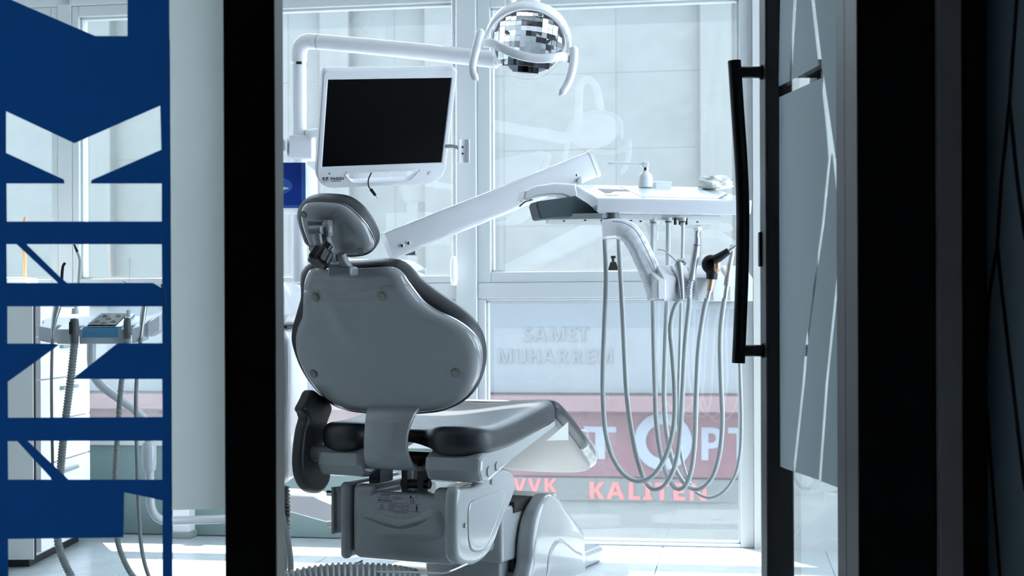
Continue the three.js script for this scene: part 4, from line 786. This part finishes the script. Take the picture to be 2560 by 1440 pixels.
{
  const s = roomThing('scaler_hose', 'thin pale hose dropping behind the lower end of the door handle', 'hose', [0.4854, 1.1303, -3.97]);
  mesh('hose', tube([[0.4848, 1.1294, -3.96], [0.4809, 1.0081, -3.95], [0.4759, 0.8983, -3.94], [0.4704, 0.7617, -3.93], [0.4647, 0.5987, -3.92], [0.4701, 0.4907, -3.91], [0.4844, 0.4266, -3.9], [0.51, 0.38, -3.89], [0.5452, 0.365, -3.88], [0.5815, 0.3822, -3.87], [0.6113, 0.4251, -3.86], [0.6249, 0.485, -3.85], [0.6284, 0.5766, -3.84], [0.6236, 0.7104, -3.83], [0.6192, 0.8169, -3.82], [0.6196, 0.9123, -3.81]], 0.0048, 110, 12), M.hose, s);
}
// things standing on the tray
{
  const q = [0.0357, -0.2649], p = onTray(q[0], q[1]);
  const b = thing('spray_bottle', 'little white spray bottle with a long sideways nozzle on the tray', 'bottle', p);
  mesh('body', lathe([[0, 0], [0.0205, 0.001], [0.0218, 0.004], [0.0218, 0.030], [0.019, 0.040], [0.011, 0.047], [0.0095, 0.049], [0.0095, 0.052], [0, 0.052]], 28), M.white, b);
  mesh('collar', cyl(0.0095, 0.0085, 0.010).translate(0, 0.056, 0), M.chrome, b);
  mesh('pump_head', box([-0.009, 0.061, -0.009], [0.0085, 0.079, 0.009], 0.003), M.whiteSatin, b);
  const n = mesh('nozzle', rod([-0.005, 0.0735, 0], [-0.108, 0.0745, 0.004], 0.0032, 0.0028, 12), M.whiteSatin, b);
  mesh('nozzle_tip', rod([-0.098, 0.0744, 0.004], [-0.114, 0.0746, 0.004], 0.0045, 0.0045, 12), M.whiteSatin, n);
  const q2 = [0.0892, -0.2742], p2 = onTray(q2[0], q2[1]);
  const c = thing('cotton_box', 'low white box beside the spray bottle on the tray', 'box', p2, TRAY_TURN);
  mesh('box', box([-0.025, -0.004, -0.02], [0.025, 0.014, 0.02], 0.002), M.whiteSatin, c);
  mesh('lid', box([-0.0265, 0.012, -0.0215], [0.0265, 0.019, 0.0215], 0.002), M.whiteSatin, c);
  const p3 = onTray(0.255, -0.255, 0.006);
  const w = thing('paper_towel', 'crumpled white paper towel at the far corner of the tray', 'paper', p3);
  const g = new THREE.IcosahedronGeometry(0.035, 4), at = g.attributes.position;
  for (let i = 0; i < at.count; i++) { const x = at.getX(i), y = at.getY(i), z = at.getZ(i), k = 1 + 0.22 * Math.sin(160 * x + 90 * y) * Math.sin(130 * z - 70 * y) + 0.12 * Math.sin(300 * y + 210 * z); at.setXYZ(i, x * k * 1.5, Math.max(-0.002, y * k * 0.75 + 0.012), z * k); }
  g.computeVertexNormals();
  mesh('towel', g, M.tissue, w);
}

// ---------------------------------------------------------------- assistant's holder behind the lettered pane
{
  const a = roomThing('assistant_holder', 'pale grey assistant instrument holder on a bent white pipe', 'instrument holder', [-1.0495, 0.2972, -4.05]);
  const X = -1.187, rise = (x) => 4.5 * Math.max(0, x + 1.10) ** 2 + 1.5 * Math.max(0, -1.27 - x) ** 2;
  const plate = (x, w, q) => [x, 0.838 + 0.26 * w + q + rise(x), -3.965 - w - 1.1 * (x - X) ** 2];
  const planO = outline([[-1.345, 0.042], [-1.30, 0.042], [-1.187, 0.042], [-1.08, 0.042], [-1.025, 0.042], [-1.008, 0.055], [-1.03, 0.11], [-1.10, 0.15], [-1.187, 0.155], [-1.28, 0.145], [-1.345, 0.11], [-1.362, 0.06]], 100, 0.4);
  mesh('top_plate', pillow(planO, roundRings(0.006, -0.03, 0), plate), M.whiteSatin, a);
  for (const [x0, x1] of [[-1.350, -1.308], [-1.293, -1.252], [-1.226, -1.098], [-1.080, -1.050], [-1.036, -1.008]]) {
    const n = 8, low = [], pts = [];
    for (let i = 0; i <= n; i++) { const x = x0 + (x1 - x0) * i / n; low.push([x, 0.0]); }
    for (let i = 0; i <= n; i++) { const x = x1 - (x1 - x0) * i / n; low.push([x, 0.06]); }
    const dense = []; low.forEach((p, i) => { const q = low[(i + 1) % low.length]; for (let k = 0; k < 3; k++) dense.push([p[0] + (q[0] - p[0]) * k / 3, p[1] + (q[1] - p[1]) * k / 3]); });
    mesh('holder_segment', toCreasedNormals(pillow(dense, [[0.002, -0.041], [0, -0.039], [0, -0.001], [0.0015, 0.0005]], (x, w, q) => { const p = plate(x, w, 0); return [p[0], p[1] + q - (q < -0.02 ? 0.26 * w : 0), p[2]]; }), 0.5), M.whiteSatin, a);
  }
  const rectO = (x0, x1, w0, w1) => { const o = []; for (let i = 0; i < 12; i++) o.push([x0 + (x1 - x0) * i / 12, w0]); for (let i = 0; i < 12; i++) o.push([x1, w0 + (w1 - w0) * i / 12]); for (let i = 0; i < 12; i++) o.push([x1 - (x1 - x0) * i / 12, w1]); for (let i = 0; i < 12; i++) o.push([x0, w1 - (w1 - w0) * i / 12]); return o; };
  const key = mesh('keypad', pillow(rectO(-1.206, -1.128, 0.012, 0.145), roundRings(0.002, 0.0, 0.0095), plate), M.screen, a, 'dark keypad');
  mesh('key_print', [[-1.19, 0.05], [-1.167, 0.08], [-1.145, 0.05], [-1.167, 0.035], [-1.185, 0.11], [-1.147, 0.11]].map(([x, w]) => new THREE.TorusGeometry(0.008, 0.0008, 6, 20).rotateX(-Math.PI / 2 + 0.25).translate(...plate(x, w, 0.0100))), M.hoseGrey, key);
  mesh('blue_film', pillow(rectO(-1.216, -1.110, 0.004, 0.15), [[0, 0.0005], [0, 0.006], [0.001, 0.0066]], (x, w, q) => { const p = plate(x, w, q); p[1] += 0.0006 * Math.sin(300 * x + 180 * w); return p; }), M.blueFilm, a, 'blue protective film');
  mesh('film_flap', box([-1.214, 0.815, -3.954], [-1.112, 0.842, -3.9555], 0.0004), M.blueFilm, a, 'blue film folded over the edge');
  mesh('pipe', tube([[-1.2134, 0.8071, -4.04], [-1.2125, 0.7321, -4.04], [-1.1977, 0.6893, -4.04], [-1.1321, 0.6348, -4.04], [-1.084, 0.5985, -4.045], [-1.0611, 0.5703, -4.05], [-1.0532, 0.5344, -4.05], [-1.051, 0.5055, -4.05]], 0.0128, 60, 18), M.white, a);
  mesh('socket', lathe([[0, 0], [0.013, 0.0], [0.019, 0.008], [0.0208, 0.03], [0.0208, 0.07], [0.018, 0.085], [0.012, 0.088], [0, 0.088]], 24).translate(...[-1.0513, 0.4245, -4.05]), M.white, a);
  mesh('pipe', tube([[-1.0501, 0.4303, -4.05], [-1.0492, 0.3551, -4.05], [-1.0448, 0.318, -4.05], [-1.0324, 0.2922, -4.06], [-1.0142, 0.28, -4.08], [-0.9794, 0.2742, -4.12], [-0.8727, 0.2586, -4.26], [-0.7981, 0.2444, -4.42]], 0.0128, 70, 18), M.white, a);
}
// suction tubes and syringes
{
  const s = roomThing('suction_handle', 'thick dark grey suction handle with a long bent tip and ribbed hose', 'suction tube', [-1.2398, 0.865, -3.97], { group: 'instruments in the assistant holder' });
  mesh('handle', lathe([[0, 0], [0.011, 0.0], [0.0125, 0.02], [0.0128, 0.06], [0.0115, 0.073], [0, 0.075]], 22).translate(...[-1.2365, 0.7949, -3.955]), M.handleGrey, s);
  mesh('slider', box([-0.003, 0.03, 0.008], [0.002, 0.065, 0.015], 0.001).translate(...[-1.2444, 0.7949, -3.955]), M.black, s);
  mesh('cap', cyl(0.0105, 0.0085, 0.016, 20).translate(...[-1.2345, 0.8898, -3.957]), M.whiteSatin, s);
  mesh('tip_tube', tube([[-1.2343, 0.8898, -3.96], [-1.2304, 0.9443, -3.97], [-1.2287, 1.0014, -3.98], [-1.2274, 1.0355, -3.98], [-1.2308, 1.0491, -3.98], [-1.2342, 1.0583, -3.98]], 0.0042, 40, 12), M.tissue, s);
  mesh('tip_end', tube([[-1.2336, 1.056, -3.98], [-1.2387, 1.0674, -3.98], [-1.2443, 1.0799, -3.98]], (t) => 0.004 - 0.0015 * t, 12, 10), M.black, s);
  mesh('ribbed_hose', corrugated([[-1.2365, 0.7994, -3.955], [-1.242, 0.7295, -3.95], [-1.2504, 0.6399, -3.94], [-1.2588, 0.5506, -3.93], [-1.2694, 0.4384, -3.93], [-1.2789, 0.3149, -3.93], [-1.2758, 0.2363, -3.93], [-1.2547, 0.1745, -3.93], [-1.2188, 0.105, -3.94], [-1.1746, 0.0346, -3.98]], 0.0095, 0.0022, 0.008), M.hoseGrey, s);
}
{
  const s = roomThing('saliva_ejector', 'thinner dark grey suction handle with a clear straight straw and ribbed hose', 'suction tube', [-1.094, 0.853, -3.98], { group: 'instruments in the assistant holder' });
  mesh('handle', lathe([[0, 0], [0.009, 0.0], [0.0102, 0.02], [0.0102, 0.045], [0.008, 0.058], [0, 0.06]], 20).translate(...[-1.09, 0.8122, -3.965]), M.handleGrey, s);
  mesh('cap', cyl(0.0062, 0.006, 0.02, 18).translate(...[-1.0869, 0.8825, -3.967]), M.tissue, s);
  mesh('straw', rod([-1.0877, 0.8848, -3.97], [-1.088, 1.0399, -3.99], 0.0032, 0.0032, 12), M.clearPlastic, s, 'clear straw');
  mesh('ribbed_hose', corrugated([[-1.0911, 0.8123, -3.965], [-1.0954, 0.7514, -3.955], [-1.1045, 0.6726, -3.95], [-1.1112, 0.5492, -3.94], [-1.1185, 0.4142, -3.94], [-1.1179, 0.2791, -3.94], [-1.1058, 0.2171, -3.94], [-1.0806, 0.1533, -3.95], [-1.0379, 0.0795, -3.98]], 0.0068, 0.0016, 0.006), M.hoseGrey, s);
}
{
  const s = roomThing('assistant_syringe', 'steel syringe with a black bent tip nearest the cabinet corner', 'dental instrument', [-1.3001, 0.8198, -3.97], { group: 'instruments in the assistant holder' });
  mesh('body', tube([[-1.2986, 0.811, -3.955], [-1.2968, 0.8426, -3.957], [-1.2927, 0.8765, -3.962], [-1.2854, 0.9162, -3.968], [-1.2803, 0.9502, -3.97]], (t) => 0.0035 + 0.0075 * Math.min(1, t * 1.6), 30, 16), M.instrument, s);
  mesh('tip', tube([[-1.2803, 0.9468, -3.97], [-1.2783, 0.9787, -3.975], [-1.276, 1.0071, -3.975], [-1.2736, 1.0196, -3.975], [-1.2679, 1.0275, -3.975]], (t) => 0.0048 - 0.001 * t, 24, 12), M.black, s);
  mesh('hose', tube([[-1.2986, 0.8132, -3.955], [-1.2995, 0.7298, -3.95], [-1.2967, 0.6175, -3.94], [-1.2917, 0.4834, -3.93], [-1.29, 0.3486, -3.93], [-1.2814, 0.2475, -3.93], [-1.2603, 0.1801, -3.93], [-1.2301, 0.0994, -3.94]], 0.0042, 60, 10), M.hoseGrey, s);
}
{
  const s = roomThing('curing_handpiece', 'short steel handpiece at the far end of the assistant holder', 'dental instrument', [-1.0535, 0.83, -3.99], { group: 'instruments in the assistant holder' });
  mesh('body', tube([[-1.0568, 0.8119, -3.985], [-1.0546, 0.8471, -3.99], [-1.0523, 0.8813, -3.995], [-1.0489, 0.9156, -4], [-1.0511, 0.9385, -4]], (t) => 0.004 + 0.005 * Math.min(1, t * 2), 26, 14), M.instrument, s);
  mesh('needle', tube([[-1.0511, 0.9351, -4], [-1.0682, 0.9534, -4], [-1.091, 0.9649, -4], [-1.1104, 0.9764, -4]], 0.0016, 20, 8), M.steel, s);
  mesh('hose', tube([[-1.0568, 0.8141, -3.985], [-1.0612, 0.7507, -3.975], [-1.067, 0.6601, -3.97], [-1.0651, 0.5244, -3.965], [-1.0608, 0.4117, -3.96], [-1.0567, 0.2985, -3.96], [-1.0503, 0.2193, -3.96], [-1.0347, 0.1513, -3.96], [-1.007, 0.0814, -3.97]], 0.0055, 60, 10), M.hoseGrey, s);
}
// drawer cabinet by the left wall
{
  const cabWhite = mat([0.92, 0.92, 0.91], 0.4);
  const c = roomThing('drawer_cabinet', 'white drawer cabinet with a counter top seen through the lettering', 'cabinet', [-1.97, 0, -5.2]);
  mesh('body', box([-2.29, 0.04, -4.90], [-1.672, 0.965, -5.50]), M.whiteSatin, c);
  mesh('end_panel', box([-2.29, 0.03, -4.885], [-1.672, 0.965, -4.902], 0.002), cabWhite, c);
  mesh('corner_gap', box([-1.6735, 0.03, -4.890], [-1.669, 0.965, -4.904]), M.black, c);
  mesh('plinth', box([-2.27, 0.0, -4.92], [-1.70, 0.04, -5.48]), M.black, c);
  mesh('counter_top', box([-2.29, 0.965, -4.87], [-1.655, 0.99, -5.50], 0.004), M.white, c);
  for (let i = 0; i < 6; i++) for (let k = 0; k < 1; k++) {
    const y = 0.05 + i * 0.152, d = mesh('drawer', box([-1.672, y, -4.915], [-1.655, y + 0.147, -5.485], 0.003), M.whiteSatin, c);
    mesh('drawer_handle', box([-1.656, y + 0.105, -5.12], [-1.640, y + 0.118, -5.30], 0.003), M.hoseGrey, d);
  }
  const t = roomThing('white_dispenser', 'low white dispenser box on the drawer cabinet', 'box', [-1.88, 0.99, -5.05]);
  mesh('box', box([-1.98, 0.991, -5.0], [-1.73, 1.02, -5.12], 0.008), M.white, t);
  mesh('hood', pillow(outline([[-1.98, 1.018], [-1.88, 1.018], [-1.90, 1.045], [-1.93, 1.06], [-1.97, 1.062]], 40, 0.3), roundRings(0.004, -5.1, -5.02)), M.white, t);
  const o = roomThing('orange_stand', 'slim orange tube standing on the drawer cabinet', 'tube', [-1.90, 0.99, -5.2]);
  mesh('tube', tube([[-1.86, 0.992, -5.35], [-1.862, 1.10, -5.35], [-1.868, 1.20, -5.35], [-1.858, 1.26, -5.35]], 0.007, 30, 10), mat([0.80, 0.42, 0.20], 0.4), o);
  mesh('base', cyl(0.025, 0.022, 0.012, 20).translate(-1.86, 0.997, -5.35), mat([0.75, 0.38, 0.2], 0.4), o);
}
// hoses at the foot of the chair
{
  const h = roomThing('floor_hose', 'thick corrugated grey hose lying under the motor housing', 'hose', [-0.489, 0.1098, -4.05]);
  mesh('corrugated_tube', corrugated([[-0.6807, 0.0932, -4.02], [-0.6032, 0.1098, -4.04], [-0.5237, 0.1192, -4.05], [-0.4438, 0.1194, -4.06], [-0.3644, 0.1107, -4.08], [-0.2856, 0.0889, -4.12]], 0.034, 0.006, 0.016, 20), M.hoseGrey, h);
  const v = roomThing('drain_hose', 'upright corrugated hose beside the black post', 'hose', [-0.701, 0.0765, -4.3]);
  mesh('corrugated_tube', corrugated([[-0.7244, 0.3388, -4.42], [-0.7203, 0.2343, -4.4], [-0.7212, 0.1371, -4.38], [-0.7258, 0.0407, -4.36], [-0.7352, -0.0423, -4.34]], 0.018, 0.004, 0.012, 18), M.handleGrey, v);
  mesh('collar', rod([-0.723, 0.2808, -4.41], [-0.7215, 0.2469, -4.4], 0.021), M.black, v);
  const w = roomThing('air_hose', 'smooth grey cable curving down beside the black post', 'cable', [-0.7145, 0.3714, -4.3], { group: 'smooth cables by the black post' });
  mesh('cable', tube([[-0.734, 0.4084, -4.3], [-0.7204, 0.3358, -4.29], [-0.7019, 0.2514, -4.28], [-0.6847, 0.1795, -4.27], [-0.6777, 0.1063, -4.27], [-0.6841, 0.0209, -4.27]], 0.0095, 40, 12), M.hoseGrey, w);
  const w2 = roomThing('water_hose', 'second smooth cable crossing behind the first beside the black post', 'cable', [-0.7049, 0.2898, -4.36], { group: 'smooth cables by the black post' });
  mesh('cable', tube([[-0.732, 0.3205, -4.315], [-0.7175, 0.2464, -4.315], [-0.7029, 0.1971, -4.315], [-0.7008, 0.1231, -4.315], [-0.7135, 0.0245, -4.315]], 0.0075, 40, 12), M.hoseGrey, w2);
}

scene.traverse((o) => { if (o.isMesh) o.castShadow = o.receiveShadow = true; });
renderer.render(scene, camera);
